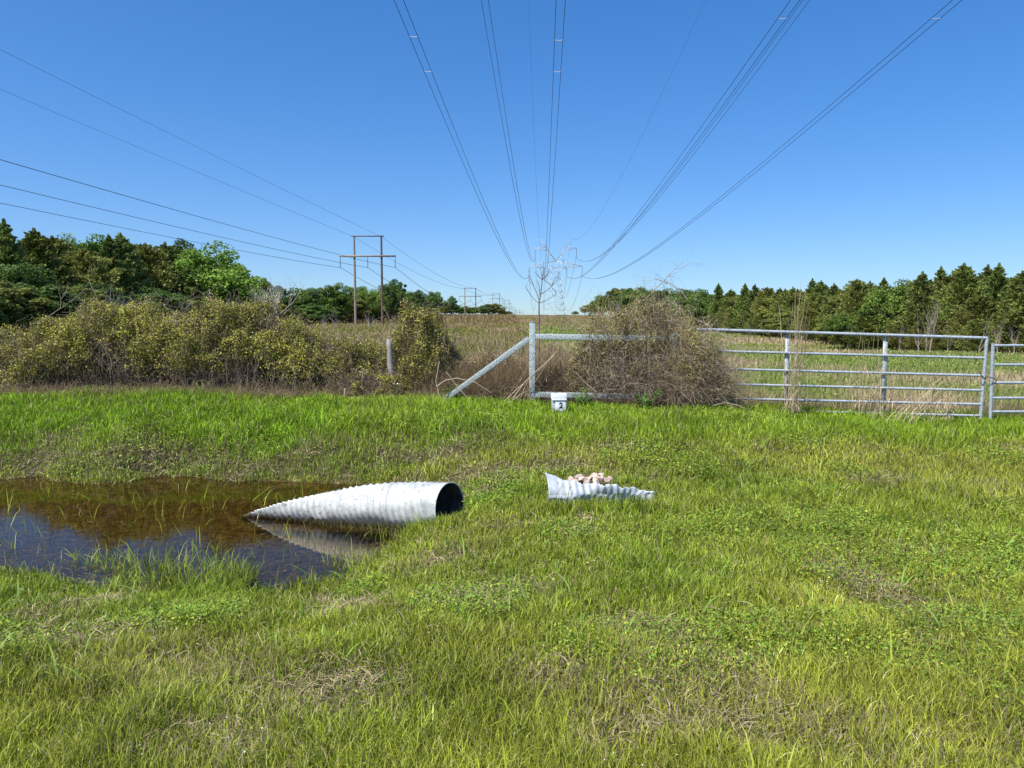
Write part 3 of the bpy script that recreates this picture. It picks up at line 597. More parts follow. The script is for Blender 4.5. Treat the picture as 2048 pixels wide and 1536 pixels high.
# ---------------------------------------------------------------- corrugated culvert pieces
def pipe_mat(name, c1, c2, c3, dirt):
    m, n_, b, out = new_mat(name)
    tc = n_.nodes.new('ShaderNodeTexCoord'); n1 = n_.nodes.new('ShaderNodeTexNoise'); n1.inputs['Scale'].default_value = 5; n1.inputs['Detail'].default_value = 9; n1.inputs['Roughness'].default_value = .7
    n_.links.new(tc.outputs['Object'], n1.inputs[0]); cr = n_.nodes.new('ShaderNodeValToRGB'); e = cr.color_ramp.elements
    e[0].position = .36; e[0].color = (*c1, 1); e[1].position = .62; e[1].color = (*c3, 1); k = e.new(.48); k.color = (*c2, 1); n_.links.new(n1.outputs[0], cr.inputs[0])
    n2 = n_.nodes.new('ShaderNodeTexNoise'); n2.inputs['Scale'].default_value = 26; n2.inputs['Detail'].default_value = 6; n_.links.new(tc.outputs['Object'], n2.inputs[0])
    cr2 = n_.nodes.new('ShaderNodeValToRGB'); cr2.color_ramp.elements[0].position = .56; cr2.color_ramp.elements[1].position = .7; cr2.color_ramp.elements[0].color = (0, 0, 0, 1)
    n_.links.new(n2.outputs[0], cr2.inputs[0]); mx_ = n_.nodes.new('ShaderNodeMix'); mx_.data_type = 'RGBA'; n_.links.new(cr2.outputs[0], mx_.inputs[0]); n_.links.new(cr.outputs[0], mx_.inputs[6]); mx_.inputs[7].default_value = (*dirt, 1)
    gp_ = n_.nodes.new('ShaderNodeNewGeometry'); sp = n_.nodes.new('ShaderNodeSeparateXYZ'); n_.links.new(gp_.outputs['Position'], sp.inputs[0])
    ad = n_.nodes.new('ShaderNodeMath'); ad.operation = 'MULTIPLY_ADD'; n_.links.new(n2.outputs[0], ad.inputs[0]); ad.inputs[1].default_value = -.16; n_.links.new(sp.outputs[2], ad.inputs[2])
    mm_ = n_.nodes.new('ShaderNodeMapRange'); mm_.inputs[1].default_value = WATER - .015; mm_.inputs[2].default_value = WATER - .06; n_.links.new(ad.outputs[0], mm_.inputs[0])
    mz = n_.nodes.new('ShaderNodeMix'); mz.data_type = 'RGBA'; n_.links.new(mm_.outputs[0], mz.inputs[0]); n_.links.new(mx_.outputs[2], mz.inputs[6]); mz.inputs[7].default_value = (.14, .115, .075, 1)
    n_.links.new(mz.outputs[2], b.inputs['Base Color']); b.inputs['Roughness'].default_value = .6; b.inputs['Metallic'].default_value = .15
    bp_ = n_.nodes.new('ShaderNodeBump'); bp_.inputs['Strength'].default_value = .25; bp_.inputs['Distance'].default_value = .004; n_.links.new(n2.outputs[0], bp_.inputs['Height']); n_.links.new(bp_.outputs[0], b.inputs['Normal'])
    return m
M_pipe = pipe_mat('white_galvanized_pipe', (.33, .36, .36), (.50, .52, .50), (.66, .66, .61), (.28, .28, .25))
M_dark = noise_mat('shaded_pipe_inside', (.012, .014, .014), (.05, .052, .05), 9, .8)  # shade of the pipe opening painted as a near-black inner wall colour
M_pipe_b = pipe_mat('blue_grey_galvanized_pipe', (.34, .38, .41), (.46, .50, .53), (.64, .67, .68), (.36, .38, .38))
def culvert(name, label, A, B, rad, cut, pitch, hel, mat, squash=1.0, dent=.0, seed=1, amp=.012, skew=0, inner=None):
    """pipe from open end A to mitred tip B; cut(s, th) -> True where metal remains"""
    A = Vector(A); B = Vector(B); L_ = (B - A).length; t = (B - A).normalized(); s_ = t.cross(Vector((0, 0, 1))).normalized(); up = s_.cross(t)
    NS, NT = 230, 96; ps = np.linspace(0, L_, NS); rg_ = np.random.default_rng(seed)
    root = empty(name, tuple(A)); V = np.zeros((NS, NT, 3)); keep = np.zeros((NS, NT), bool)
    th = np.arange(NT) / NT * 2 * pi
    for i_, s in enumerate(ps):
        c_ = cut(s / L_, th)            # allowed max height fraction handled by clamping vertices to the cut line
        r = rad + amp * np.cos(2 * pi * (s / pitch) + hel * th) * min(1, max(0, (s - .05) * 3 + .15)) * (.75 + .35 * vn(s * 4 + 0 * th, th * .5, 1, seed + 1))
        dn = dent * (vn(th * 1.5, s * 6 + 0 * th, 1, seed) - .5)
        ca, sa = np.cos(th), np.sin(th)      # th=0: side s_, th=pi/2: up
        p = np.outer(ca * (r + dn), s_) + np.outer(sa * (r + dn) * squash, up)
        V[i_] = p + np.array(t)[None] * np.maximum(s, skew * (1 - ca))[:, None]; keep[i_] = c_
    Vf = V.reshape(-1, 3); ii = np.arange(NS - 1)[:, None] * NT + np.arange(NT)[None]; jj = np.arange(NS - 1)[:, None] * NT + (np.arange(NT)[None] + 1) % NT
    ok = keep[:-1] & keep[1:] & np.roll(keep, -1, 1)[:-1] & np.roll(keep, -1, 1)[1:]
    f = np.stack([ii, jj, jj + NT, ii + NT], -1)[ok]
    o = np_mesh('pipe_wall', Vf, [f], mat, root, smooth=True); so_ = o.modifiers.new('sheet', 'SOLIDIFY'); so_.thickness = .003; so_.offset = 0
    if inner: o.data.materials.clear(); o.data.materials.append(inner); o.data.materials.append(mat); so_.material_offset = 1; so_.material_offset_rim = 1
    if not inner: return root
    # end band
    a = Acc(); ring = [tuple(Vector(s_) * (rad + .004) * cos(q) + up * (rad + .004) * squash * sin(q) + t * skew * (1 - cos(q))) for q in np.linspace(0, 2 * pi, 49)]
    a.tube(ring, .006, sides=6, caps=False); a.build('rim', mat, root, True)
    return root
Rp = .219
A3 = at(908, 1010, 6.9); A3.z = at(908, 967, 6.9).z - Rp
B3 = at(500, 1032, 7.72); 
CSG = 1
def cutL(s, th):
    # cut plane faces up and away: near wall (side facing the viewer) stays longest
    d_near = -np.cos(th) if True else 0
    h = np.sin(th + CSG * CUTROT)                       # 'height' in the rotated frame, -1..1
    return h < 1.02 - 2.0 * np.clip((s - .22) / .78, 0, 1) ** .92
t_ = (B3 - A3); t_.z = 0; sidev = t_.normalized().cross(Vector((0, 0, 1)))   # direction of th=0
CUTROT = radians(55) if sidev.y > 0 else radians(-55)
CUTROT = radians(38)
B3.z = A3.z - .0
# drop the tip slightly so the lowest wall meets the water
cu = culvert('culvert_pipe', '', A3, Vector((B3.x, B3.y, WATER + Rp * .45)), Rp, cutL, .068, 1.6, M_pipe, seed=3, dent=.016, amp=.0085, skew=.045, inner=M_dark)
tag(cu, 'long whitish corrugated metal pipe with slanted end lying in the pond', 'pipe', 'pieces of corrugated culvert')

A4 = at(1085, 975, 6.95); A4.z = hz1(A4.x, A4.y) + .10; B4 = at(1292, 985, 7.25)
def cutR(s, th):
    w = .07 * np.sin(s * 34) + .04 * np.sin(s * 71 + 1)
    return (np.cos(th) > -.25) & (np.sin(th - .75) < np.interp(s, [0, .04, .2, .4, .7, .88, 1], [.62, .45, .10, -.16, -.38, -.5, -.7]) + w * .6)
zr = at(1096, 944, 6.95).z; rr_ = .19; A4.z = zr - rr_
cv = culvert('crushed_culvert', '', A4, Vector((B4.x, B4.y, at(1290, 972, 7.25).z - .02)), rr_, cutR, .068, .6, M_pipe_b, seed=5, dent=.05, amp=.0055)
tag(cv, 'shorter crushed corrugated metal piece half buried in grass and filled with rocks', 'pipe', 'pieces of corrugated culvert')
# rocks
M_rock = noise_mat('pale_rock', (.26, .20, .16), (.60, .52, .43), 22, .85, 0, .5, c3=(.52, .38, .30))
RK = [(1143, 962, 7.10, .040), (1156, 957, 7.18, .034), (1166, 963, 7.05, .045), (1178, 960, 7.15, .038), (1188, 957, 7.2, .045), (1192, 964, 7.02, .036), (1203, 960, 7.12, .040), (1152, 968, 7.0, .034), (1212, 964, 7.1, .032), (1175, 968, 7.0, .036), (1135, 966, 7.03, .028), (1199, 952, 7.25, .028), (1220, 960, 7.2, .026), (1163, 955, 7.28, .030)]
import bmesh
for k, (px, py, Y_, r) in enumerate(RK):
    bm = bmesh.new(); bmesh.ops.create_icosphere(bm, subdivisions=3, radius=r * (.75 + .6 * ((k * 37) % 10) / 10)); rg = random.Random(100 + k)
    pl_ = [(Vector((rg.gauss(0, 1), rg.gauss(0, 1), rg.gauss(0, 1))).normalized(), r * rg.uniform(.35, .85)) for _ in range(7)]
    for v in bm.verts:
        for nn, d in pl_:
            q = v.co.dot(nn) - d
            if q > 0: v.co -= nn * q
        v.co.x *= 1.45; v.co.z *= .8
    me = bpy.data.meshes.new('rock'); bm.to_mesh(me); bm.free(); me.materials.append(M_rock); o = bpy.data.objects.new('rock', me); col_link(o); p_ = at(px, py - 3, Y_); o.location = p_; o.rotation_euler = (rg.uniform(-.5, .5), rg.uniform(-.5, .5), rg.uniform(0, 6))
    tag(o, 'pale pinkish broken rock piled in the crushed metal culvert', 'rock', 'rocks in the crushed culvert')
# dirt carrying the rocks
a = Acc(); C0 = at(1178, 972, 7.1); nn = 14
vs = []
for j in range(nn + 1):
    for k in range(24):
        q = j / nn; th = k / 24 * 2 * pi; vs.append((.34 * q * cos(th), .13 * q * sin(th), .13 * (1 - q ** 2) + R.normal(0, .006)))
f = [(j * 24 + k, j * 24 + (k + 1) % 24, (j + 1) * 24 + (k + 1) % 24, (j + 1) * 24 + k) for j in range(nn) for k in range(24)]
a.add(vs, f4=f); o = a.build('dirt_heap', M_ground); o.location = (C0.x, C0.y, C0.z - .085); tag(o, 'small heap of dirt inside the crushed culvert under the rocks', 'dirt')

r = np.random.default_rng(77); m_ = 60000; x = r.uniform(-9, -.4, m_); y = r.uniform(5.2, 10.2, m_); h_ = hz(x, y) - WATER; pr = np.exp(-((h_ + .03) / .06) ** 2) * (.25 + .75 * (vn(x, y, .3, 5) > .5)) + .012
k = (r.random(m_) < pr * .35) & (h_ < .02); x, y = x[k], y[k]; m_ = len(x); C = np.stack([x, y, np.full(m_, WATER + .003) + r.uniform(0, .003, m_)], 1); an = r.uniform(0, 2 * pi, m_)
U = np.stack([np.cos(an), np.sin(an), r.normal(0, .05, m_)], 1); V = np.stack([-np.sin(an), np.cos(an), np.zeros(m_)], 1); s_ = (r.uniform(.008, .035, m_))[:, None]
a = Acc(); a.leaves(C, U * s_, V * r.uniform(.0015, .005, (m_, 1)), np.array([.17, .125, .07]) * r.uniform(.4, 1.7, (m_, 1))); tag(a.build('floating_debris', M_dry), 'brown floating straw and scum along the pond edge', 'debris', kind='stuff')
q0 = at(560, 1040, 7.45); q1 = at(800, 1056, 6.85); m_ = 420; t = r.uniform(0, 1, m_) ** .8; x = q0.x + (q1.x - q0.x) * t + r.normal(0, .02, m_); y = q0.y + (q1.y - q0.y) * t - .05 + r.normal(0, .035, m_); K = 5
H = r.uniform(.03, .11, m_) * (.5 + t); tt = np.linspace(0, 1, K); an = r.uniform(0, 2 * pi, m_); ln = r.uniform(0, .9, m_)
P = np.stack([x[:, None] + (np.cos(an) * H * ln)[:, None] * tt ** 1.3, y[:, None] + (np.sin(an) * H * ln)[:, None] * tt ** 1.3, WATER - .03 + (H + .03)[:, None] * tt], -1)
a = Acc(); a.tubes(P, r.uniform(.0012, .0028, m_)[:, None] * np.linspace(1, .4, K), np.where(r.random((m_, 1)) < .6, np.array([[.09, .06, .04]]), np.array([[.20, .22, .06]])) * r.uniform(.6, 1.4, (m_, 1)))
tag(a.build('waterline_stems', M_dry), 'dark dead stems standing in the water along the long pipe', 'dead stems', kind='stuff')
for k, (px, Y_, n_t, H_, lb) in enumerate([(1165, 7.55, 60, .26, 'dry tan grass tuft behind the rocks in the crushed culvert'), (1205, 7.6, 50, .24, 'dry tan grass tuft behind the right half of the crushed culvert'), (975, 7.6, 40, .16, 'small dry grass tuft in the gap between the two culvert pieces')]):
    p_ = at(px, 960, Y_); root = empty('dry_grass_tuft', (p_.x, Y_, hz1(p_.x, Y_))); x = np.clip(r.normal(0, .06, n_t), -.1, .1); y = np.clip(r.normal(0, .04, n_t), -.06, .06); h = H_ * r.uniform(.4, 1, n_t); tt = np.linspace(0, 1, 5); dx = (r.normal(0, .3, n_t) * h)[:, None] * tt ** 1.4
    P = np.stack([x[:, None] + dx, y[:, None] + (r.normal(0, .3, n_t) * h)[:, None] * tt ** 1.4, h[:, None] * tt], -1); a = Acc(); a.tubes(P, r.uniform(.0015, .0032, n_t)[:, None] * np.linspace(1, .3, 5), np.array([.48, .37, .23]) * r.uniform(.5, 1.2, (n_t, 1))); a.build('blades', M_dry, root); tag(root, lb, 'dry grass', 'dry grass tufts by the culvert')

# ---------------------------------------------------------------- power lines, left: wooden H frames
TA = (1075 - 1024) / F / cos(PIT); 
def hframe(tz, Y_, first=None):
    x = LC + TA * Y_
    return x
LC = at(737.5, 600, 129).x - TA * 129
HFY = [129, 323, 523, 700, 880, 1090, 1330]; HTOP = [473.5, 577, 587.5, 600.5, 616, 620.5, 624]
ZT = [at(1024, y_, Y_).z for y_, Y_ in zip(HTOP, HFY)]; ang = -math.atan(TA)
hf = empty('wooden_power_pole', (LC + TA * 129, 129, ZT[0] - 17.2), ang); Hh = 17.2; sp = 27 * 129 / F; half = 56 * 129 / F
tag(hf, 'tall wooden twin pole power structure nearest the fence, standing left of the bush', 'power pole', 'wooden twin pole structures of the left line')
for sx_, mt in ((-1, M_pole1), (1, M_pole2)):
    a = Acc(); a.tube([(sx_ * sp, 0, -1), (sx_ * sp, 0, 8), (sx_ * sp, 0, Hh)], [.26, .21, .16], sides=12); p_ = a.build('pole', mt, hf, True)
    if sx_ > 0: p_['label'] = 'darker brown pole'
zca = Hh - (511.5 - 473.5) * 129 / F; zin = Hh - (534 - 473.5) * 129 / F
a = Acc(); a.bar((-half, -.28, zca), (half, -.28, zca), .16, .30); a.build('crossarm', M_pole1, hf)
a = Acc(); a.bar((-sp - .45, 0, Hh + .1), (sp + .45, 0, Hh + .1), .16, .18); a.build('top_tie', M_pole2, hf)
for x_ in (-half + .12, 0, half - .12):
    a = Acc(); a.tube([(x_, -.28, zca - .15), (x_, -.28, zin)], .035, sides=6)
    for q in np.linspace(zca - .5, zin + .15, 9): a.tube([(x_, -.28, q), (x_, -.28, q - .07)], [.10, .055], sides=8)
    a.build('insulator', M_ins, hf)
LB = ['second wooden twin pole structure, on the rise of the field', 'third wooden twin pole structure, in front of the pale bare treetop', 'fourth wooden twin pole structure, seen against the sky past the last tall trees', 'fifth small wooden twin pole structure near the horizon', 'sixth tiny wooden twin pole structure on the horizon', 'farthest speck of a wooden twin pole structure on the horizon']
for k in range(1, len(HFY)):
    c = hf.copy(); S.collection.objects.link(c); c.location = (LC + TA * HFY[k], HFY[k], ZT[k] - Hh); c['label'] = LB[k - 1]
    for chd in list(hf.children): d = chd.copy(); S.collection.objects.link(d); d.parent = c
def wire_pts(xoff, zs, Ysup, sags, tanv, n_=26):
    pts = []
    for k in range(len(Ysup) - 1):
        y0, y1, z0, z1_ = Ysup[k], Ysup[k + 1], zs[k], zs[k + 1]
        for j in range(n_):
            t = j / n_; y_ = y0 + (y1 - y0) * t; pts.append((xoff + tanv * y_, y_, z0 + (z1_ - z0) * t - 4 * sags[k] * t * (1 - t)))
    pts.append((xoff + tanv * Ysup[-1], Ysup[-1], zs[-1])); return pts
def wire_r(p, r, g): return [max(r, g * sqrt(q[1] ** 2 + q[0] ** 2)) if True else r for q in p]
YS = [-64] + HFY
wl = [('lowest black conductor of the left line, hung from the outer left insulator', -half + .12, 0), ('middle black conductor of the left line, hung between the two poles', 0, 0), ('upper black conductor of the left line, hung from the outer right insulator', half - .12, 0),
      ('thin shield wire of the left line, fixed to the top of the left pole', -sp, 1), ('highest thin shield wire of the left line, fixed to the top of the right pole', sp, 1)]
for lb, xo, sh in wl:
    zz = [(z if sh else z - (Hh - zin)) for z in ZT]; zz = [zz[0] + .1] + zz
    p_ = wire_pts(LC + xo, zz, YS, [(.35 if sh else 1.25)] + [(2.0 if sh else 4.2)] * (len(HFY) - 1), TA)
    a = Acc(); rr = [max(.009 if sh else .018, (.00015 if sh else .00026) * abs(q[1])) for q in p_]; rr = [min(v, .055) for v in rr]; a.tube(p_, rr, sides=5, caps=False)
    tag(a.build('shield_wire' if sh else 'power_cable', M_wire), lb, 'wire' if sh else 'power cable', 'wires of the left power line')

# ---------------------------------------------------------------- power lines, centre: lattice tower
TB = (1085 - 1024) / F / cos(PIT); TY = 423.0; TXC = 7.2
tcx = TXC + TB * TY; tw = empty('lattice_tower', (tcx, TY, hz1(tcx, TY)), -math.atan(TB)); tz0 = tw.location.z
tag(tw, 'pale steel lattice transmission tower with two horns, far down the middle of the field', 'transmission tower')
def zpx(py, Y_=TY): return at(1110, py, Y_).z - tz0
zW, zC, zA, zU, zH = zpx(548), zpx(535), zpx(522), zpx(498), zpx(478)
def lattice(name, levels, wfn, t, parent, panels, xc=None):
    """square lattice mast: levels z list, wfn(z)->(half x, half y, cx)"""
    a = Acc(); zs_ = np.linspace(levels[0], levels[1], panels + 1)
    cs = []
    for z in zs_: hx, hy, cx = wfn(z); cs.append([Vector((cx + sx_ * hx, sy_ * hy, z)) for sx_, sy_ in ((-1, -1), (1, -1), (1, 1), (-1, 1))])
    for i_ in range(panels):
        for k in range(4):
            a.bar(cs[i_][k], cs[i_ + 1][k], t * 1.35, t * 1.35); k2 = (k + 1) % 4
            a.bar(cs[i_][k], cs[i_ + 1][k2], t * .7, t * .7); a.bar(cs[i_][k2], cs[i_ + 1][k], t * .7, t * .7); a.bar(cs[i_ + 1][k], cs[i_ + 1][k2], t * .6, t * .6)
    return a.build(name, M_lattice, parent)
lattice('tower_body', (-.5, zW), lambda z: (5.7 - (5.7 - 2.15) * z / zW, 5.7 - (5.7 - 2.15) * z / zW, 0), .12, tw, 7)
lattice('tower_waist', (zW + .01, zC), lambda z: (2.15 + .4 * (z - zW) / (zC - zW), 2.15, 0), .17, tw, 1)
a = Acc()
for sx_ in (-1, 1):
    tip = Vector((sx_ * 15.2, 0, zC + .7))
    for sy_ in (-1, 1):
        a.bar((0, sy_ * 1.6, zA), tip, .2, .2); a.bar((0, sy_ * 2, zC), (sx_ * 6.3, sy_ * 1.3, zC - .3), .24, .24); a.bar((sx_ * 6.3, sy_ * 1.3, zC - .3), tip, .2, .2)
        for q in (.18, .36, .54, .72, .88):
            T1 = Vector((0, sy_ * 1.6, zA)).lerp(tip, q); B1 = Vector((T1.x, T1.y, zC - .1 + .4 * max(0, q - .4))); a.bar(T1, B1, .1, .1)
            T2 = Vector((0, sy_ * 1.6, zA)).lerp(tip, q - .17); a.bar(B1, T2, .1, .1)
a.build('main_crossarm', M_lattice, tw)
for sx_ in (-1, 1):
    a = Acc()
    for sy_ in (-1, 1):
        a.bar((0, sy_ * 1.4, zA), (sx_ * 8.9, 0, zH), .24, .24); m1 = Vector((sx_ * 4.6, sy_ * 1.2, zU)); a.bar((sx_ * 4.4, sy_ * 1.5, zC + 2.8), m1, .16, .16); a.bar(m1, (sx_ * 8.9, 0, zH), .16, .16)
        I0 = Vector((0, sy_ * 1.4, zA)); I1 = Vector((sx_ * 8.9, 0, zH)); prev = Vector((sx_ * 4.4, sy_ * 1.5, zC + 2.8))
        for q in (.25, .38, .5, .62, .75, .88):
            ip = I0.lerp(I1, q); op = Vector((sx_ * 4.5, sy_ * 1.4, ip.z)) if ip.z < zU else m1.lerp(I1, (ip.z - zU) / (zH - zU)); a.bar(ip, op, .1, .1); a.bar(prev, ip, .1, .1); prev = op
    a.build('horn', M_lattice, tw)
    a = Acc(); tip = Vector((sx_ * 11.9, 0, zU + .4))
    for sy_ in (-1, 1):
        a.bar((sx_ * 4.5, sy_ * 1.2, zU - .9), tip, .18, .18); a.bar((sx_ * 5.8, sy_ * .7, zU + 1.3), tip, .18, .18)
        a.bar((sx_ * 7, sy_ * .9, zU - .5), (sx_ * 7.4, sy_ * .5, zU + 1.1), .1, .1); a.bar((sx_ * 8.8, sy_ * .6, zU - .2), (sx_ * 7.4, sy_ * .5, zU + 1.1), .1, .1); a.bar((sx_ * 9.6, sy_ * .4, zU - .1), (sx_ * 9.8, sy_ * .4, zU + .8), .1, .1)
    a.build('upper_arm', M_lattice, tw)
zlow, zupp = zpx(553), zpx(515.5)
INS = [(-15, zC + .6, zlow), (-6.3, zC - .3, zlow), (6.3, zC - .3, zlow), (15, zC + .6, zlow), (-11.7, zU + .3, zupp), (11.7, zU + .3, zupp)]
for x_, za, zb_ in INS:
    a = Acc(); a.tube([(x_, 0, za), (x_, 0, zb_)], .10, sides=6)
    for q in np.linspace(za - .6, zb_ + .3, 12): a.tube([(x_, 0, q), (x_, 0, q - .16)], [.19, .11], sides=8)
    a.build('insulator', M_ins, tw)
def wz_(kind, y_):
    """rise of the wire above eye level along its run: first span passes over the camera"""
    y_ = np.asarray(y_, float)
    p = {'low': (13.0, 1.77e-4, 190.), 'up': (18.4, 2.5e-4, 180.), 'sh': (28.2, 2.6e-4, 180.)}[kind]
    z = p[0] + p[1] * (y_ - p[2]) ** 2
    zt = p[0] + p[1] * (TY - p[2]) ** 2; t = (y_ - TY) / 400.
    z2 = zt - 4 * 16 * t * (1 - t) - 4 * t
    return CZ + np.where(y_ <= TY, z, z2)
yy = np.concatenate([np.linspace(-50, 60, 40), np.linspace(64, TY, 110), np.linspace(TY + 8, TY + 400, 50)])
BUN = [('outer left twin cable, running to the left arm tip of the lattice tower', -15, 'low', [(130, 'a')], 0), ('twin cable of the tall line left of the thin vertical shield wire', -11.4, 'up', [], 1),
       ('nearly vertical twin cable of the tall line right of the thin shield wire', -6.3, 'low', [], 2), ('thinner twin cable beside a closer pair, running to the right upper tower arm', 11.4, 'up', [], 3),
       ('inner right twin cable of the tall line carrying a pale spacer near the top edge', 6.3, 'low', [], 4), ('outermost right twin cable of the tall line with a pale spacer', 15, 'low', [], 5)]
def bundle_x(xo, y_): return TXC + xo + TB * y_
for lb, xo, kd, _, q in BUN:
    root = empty('twin_power_cable', (bundle_x(xo, 0), 0, 0)); tag(root, lb, 'power cable', 'twin cables of the tall line')
    for s_ in (-1, 1):
        hs = .25
        P_ = np.stack([TB * yy + s_ * hs, yy, wz_(kd, yy)], 1); rr = np.minimum(np.maximum(.018, .00026 * np.abs(yy)), .042)
        a = Acc(); a.tube(P_, rr, sides=5, caps=False); a.build('cable', M_wire, root)
    # spacers every ~60 m, one of them where the photo shows it
    for y_s in {0: (46, 51.5, 110, 180, 250), 2: (46.5, 51.5, 112, 182, 252), 4: (43.6, 112, 180, 250), 5: (43.6, 112, 180, 250)}.get(q, (120, 190, 260)):
        z_ = float(wz_(kd, y_s)); a = Acc(); a.tube([(TB * y_s - .25, y_s, z_), (TB * y_s - .1, y_s, z_ - .03), (TB * y_s + .1, y_s, z_ - .03), (TB * y_s + .25, y_s, z_)], .017, sides=6); a.build('spacer', M_spacer, root)
for lb, xo in (('thin left shield wire rising almost straight up to the top edge', -8.7), ('thin right shield wire slanting up to the top edge right of the middle', 8.7)):
    P_ = np.stack([bundle_x(xo, yy), yy, wz_('sh', yy)], 1); a = Acc(); a.tube(P_, np.minimum(np.maximum(.008, .00010 * np.abs(yy)), .04), sides=5, caps=False)
    tag(a.build('shield_wire', M_wire), lb, 'wire', 'shield wires of the tall line')

# ---------------------------------------------------------------- trees
def tube_trunk(acc, h, r, col, rg, lean=.03, sides=7):
    pts = [(0, 0, -.4)]; x = y = 0
    for k in range(1, 7): x += rg.gauss(0, lean * h / 6); y += rg.gauss(0, lean * h / 6); pts.append((x, y, h * k / 6))
    acc.tube(pts, [r * (1.15 - .16 * k) for k in range(7)], col, sides, False); return pts
def decid(seed, h, w, nl, leaf, base=.18, col=(.075, .125, .022), trunk=(.14, .11, .08)):
    r = np.random.default_rng(seed); rg = random.Random(seed); a = Acc(); pts = tube_trunk(a, h * .75, h * .022, trunk, rg)
    nb = 80; th = r.uniform(0, 2 * pi, nb); cz = r.uniform(-.75, 1, nb); cr = np.sqrt(1 - cz ** 2); rad = r.uniform(.45, .92, nb)
    C = np.stack([w * cr * np.cos(th) * rad, w * cr * np.sin(th) * rad, h * (base + 1) / 2 + h * (1 - base) / 2 * cz * rad * 1.02], 1); br = w * r.uniform(.10, .30, nb)
    for k in range(0, nb, 2):
        s_ = pts[min(5, max(1, int(C[k][2] / h * 5)))]; m_ = (np.array(s_) * .5 + C[k] * .5) + r.normal(0, .05 * w, 3); a.tube([s_, m_, C[k]], [h * .009, h * .005, h * .002], trunk, 4, False)
    t = a
    j = r.integers(0, nb, nl); d = unit(r.normal(0, 1, (nl, 3))); P = C[j] + d * (br[j] * r.uniform(.35, 1.08, nl) ** .6)[:, None] * [1, 1, .8]
    nn = unit(d * .8 + r.normal(0, .7, (nl, 3)) + [0, 0, .3]); U = unit(np.cross(nn, r.normal(0, 1, (nl, 3)))); V = np.cross(nn, U); s_ = (leaf * r.uniform(.5, 1.4, nl))[:, None]
    tone = r.uniform(.75, 1.25, nb)[j][:, None]; c = np.array(col) * r.uniform(.65, 1.35, (nl, 1)) * tone
    b_ = Acc(); b_.leaves(P, U * s_, V * s_ * .65, c); return t, b_
def cedar(seed, h, w, nl, leaf, col=(.040, .062, .020), trunk=(.12, .09, .07), point=1.0):
    r = np.random.default_rng(seed); rg = random.Random(seed); a = Acc(); pts = tube_trunk(a, h * .97, h * .016, trunk, rg, .008)
    nb = 260; zz = r.uniform(.06, 1, nb) ** .8; prof = np.clip((1 - zz) ** (.62 * point), 0, 1) * np.clip((zz + .05) * 5, .3, 1) * r.uniform(.6, 1.2, nb); th = r.uniform(0, 2 * pi, nb)
    ln = w * prof + .05 * w
    j = r.integers(0, nb, nl); t = r.uniform(.08, 1, nl) ** .7; up = .5 * ln[j] * t ** 1.4
    P = np.stack([np.cos(th[j]) * ln[j] * t, np.sin(th[j]) * ln[j] * t, zz[j] * h + up], 1); sg = (.05 + .22 * (1 - t) + .05) * np.maximum(ln[j], .25); P += r.normal(0, 1, (nl, 3)) * (sg * .55)[:, None] * [1, 1, .6]
    d = np.stack([np.cos(th[j]), np.sin(th[j]), np.full(nl, .75)], 1); U = unit(d + r.normal(0, .5, (nl, 3))); V = unit(np.cross(U, r.normal(0, 1, (nl, 3)))); s_ = (leaf * r.uniform(.5, 1.4, nl))[:, None]
    # pointed leader
    m_ = nl // 25; q = r.uniform(.86, 1.04, m_); P[:m_] = np.stack([r.normal(0, .03 * w, m_) * (1.1 - q) * 8, r.normal(0, .03 * w, m_) * (1.1 - q) * 8, q * h], 1); U[:m_] = unit(r.normal(0, .45, (m_, 3)) + [0, 0, 1])
    tone = r.uniform(.7, 1.3, nb)[j][:, None]; c = np.array(col) * r.uniform(.6, 1.45, (nl, 1)) * tone; br_ = r.random(nl)[:, None] < .05; c = np.where(br_, np.array([.10, .075, .035]) * tone, c)
    b_ = Acc(); b_.leaves(P, U * s_ * 1.3, V * s_ * .5, c); return a, b_
def bare(seed, h, r0, col, depth=3, spread=.55, kids=(3, 4), up=.25, lean=(0, 0, 1), shrink=.6, wob=.10, nseg=6):
    a = Acc(); rg = random.Random(seed); branches(a, (0, 0, -.1), lean, h * .6, r0, depth, col, spread, nseg, wob, up, kids, rg, None, 6, shrink); return a
PROTO = {}
for k, (s_, w_) in enumerate(((1, .34), (2, .27), (3, .40), (4, .31))):
    t, c = cedar(40 + s_, 7, 7 * w_, 17000, .088, col=[(.20, .24, .055), (.165, .215, .05), (.225, .24, .06), (.185, .225, .06)][k], point=[1, 1.25, .85, 1.1][k]); PROTO['cedar%d' % k] = (t, c, 7)
for k, (w_, cl) in enumerate(((.42, (.125, .195, .032)), (.36, (.10, .165, .035)), (.46, (.15, .22, .04)), (.38, (.20, .22, .05)), (.40, (.11, .17, .038)), (.46, (.20, .29, .045)))):
    t, c = decid(60 + k, 9, 9 * w_, 19000, .125, col=cl, base=.08); PROTO['leafy%d' % k] = (t, c, 9)
PM = {}
def tree(kind, x, y, h, label, cat='tree', group=None, wx=1.0, rz=None, name=None):
    T = PROTO[kind]; z = hz1(x, y); root = empty(name or ('cedar_tree' if kind.startswith('cedar') else 'broadleaf_tree'), (x, y, z), random.uniform(0, 6.28) if rz is None else rz); s_ = h / T[2]; root.scale = (s_ * wx, s_ * wx, s_)
    if kind not in PM:
        a_ = T[0].build('trunk', M_twig, root, True); b_ = T[1].build('crown', M_tree, root); PM[kind] = (a_.data, b_.data)
    else:
        for nm_, me_ in zip(('trunk', 'crown'), PM[kind]): o = bpy.data.objects.new(nm_, me_); col_link(o, root)
    tag(root, label, cat, group); return root
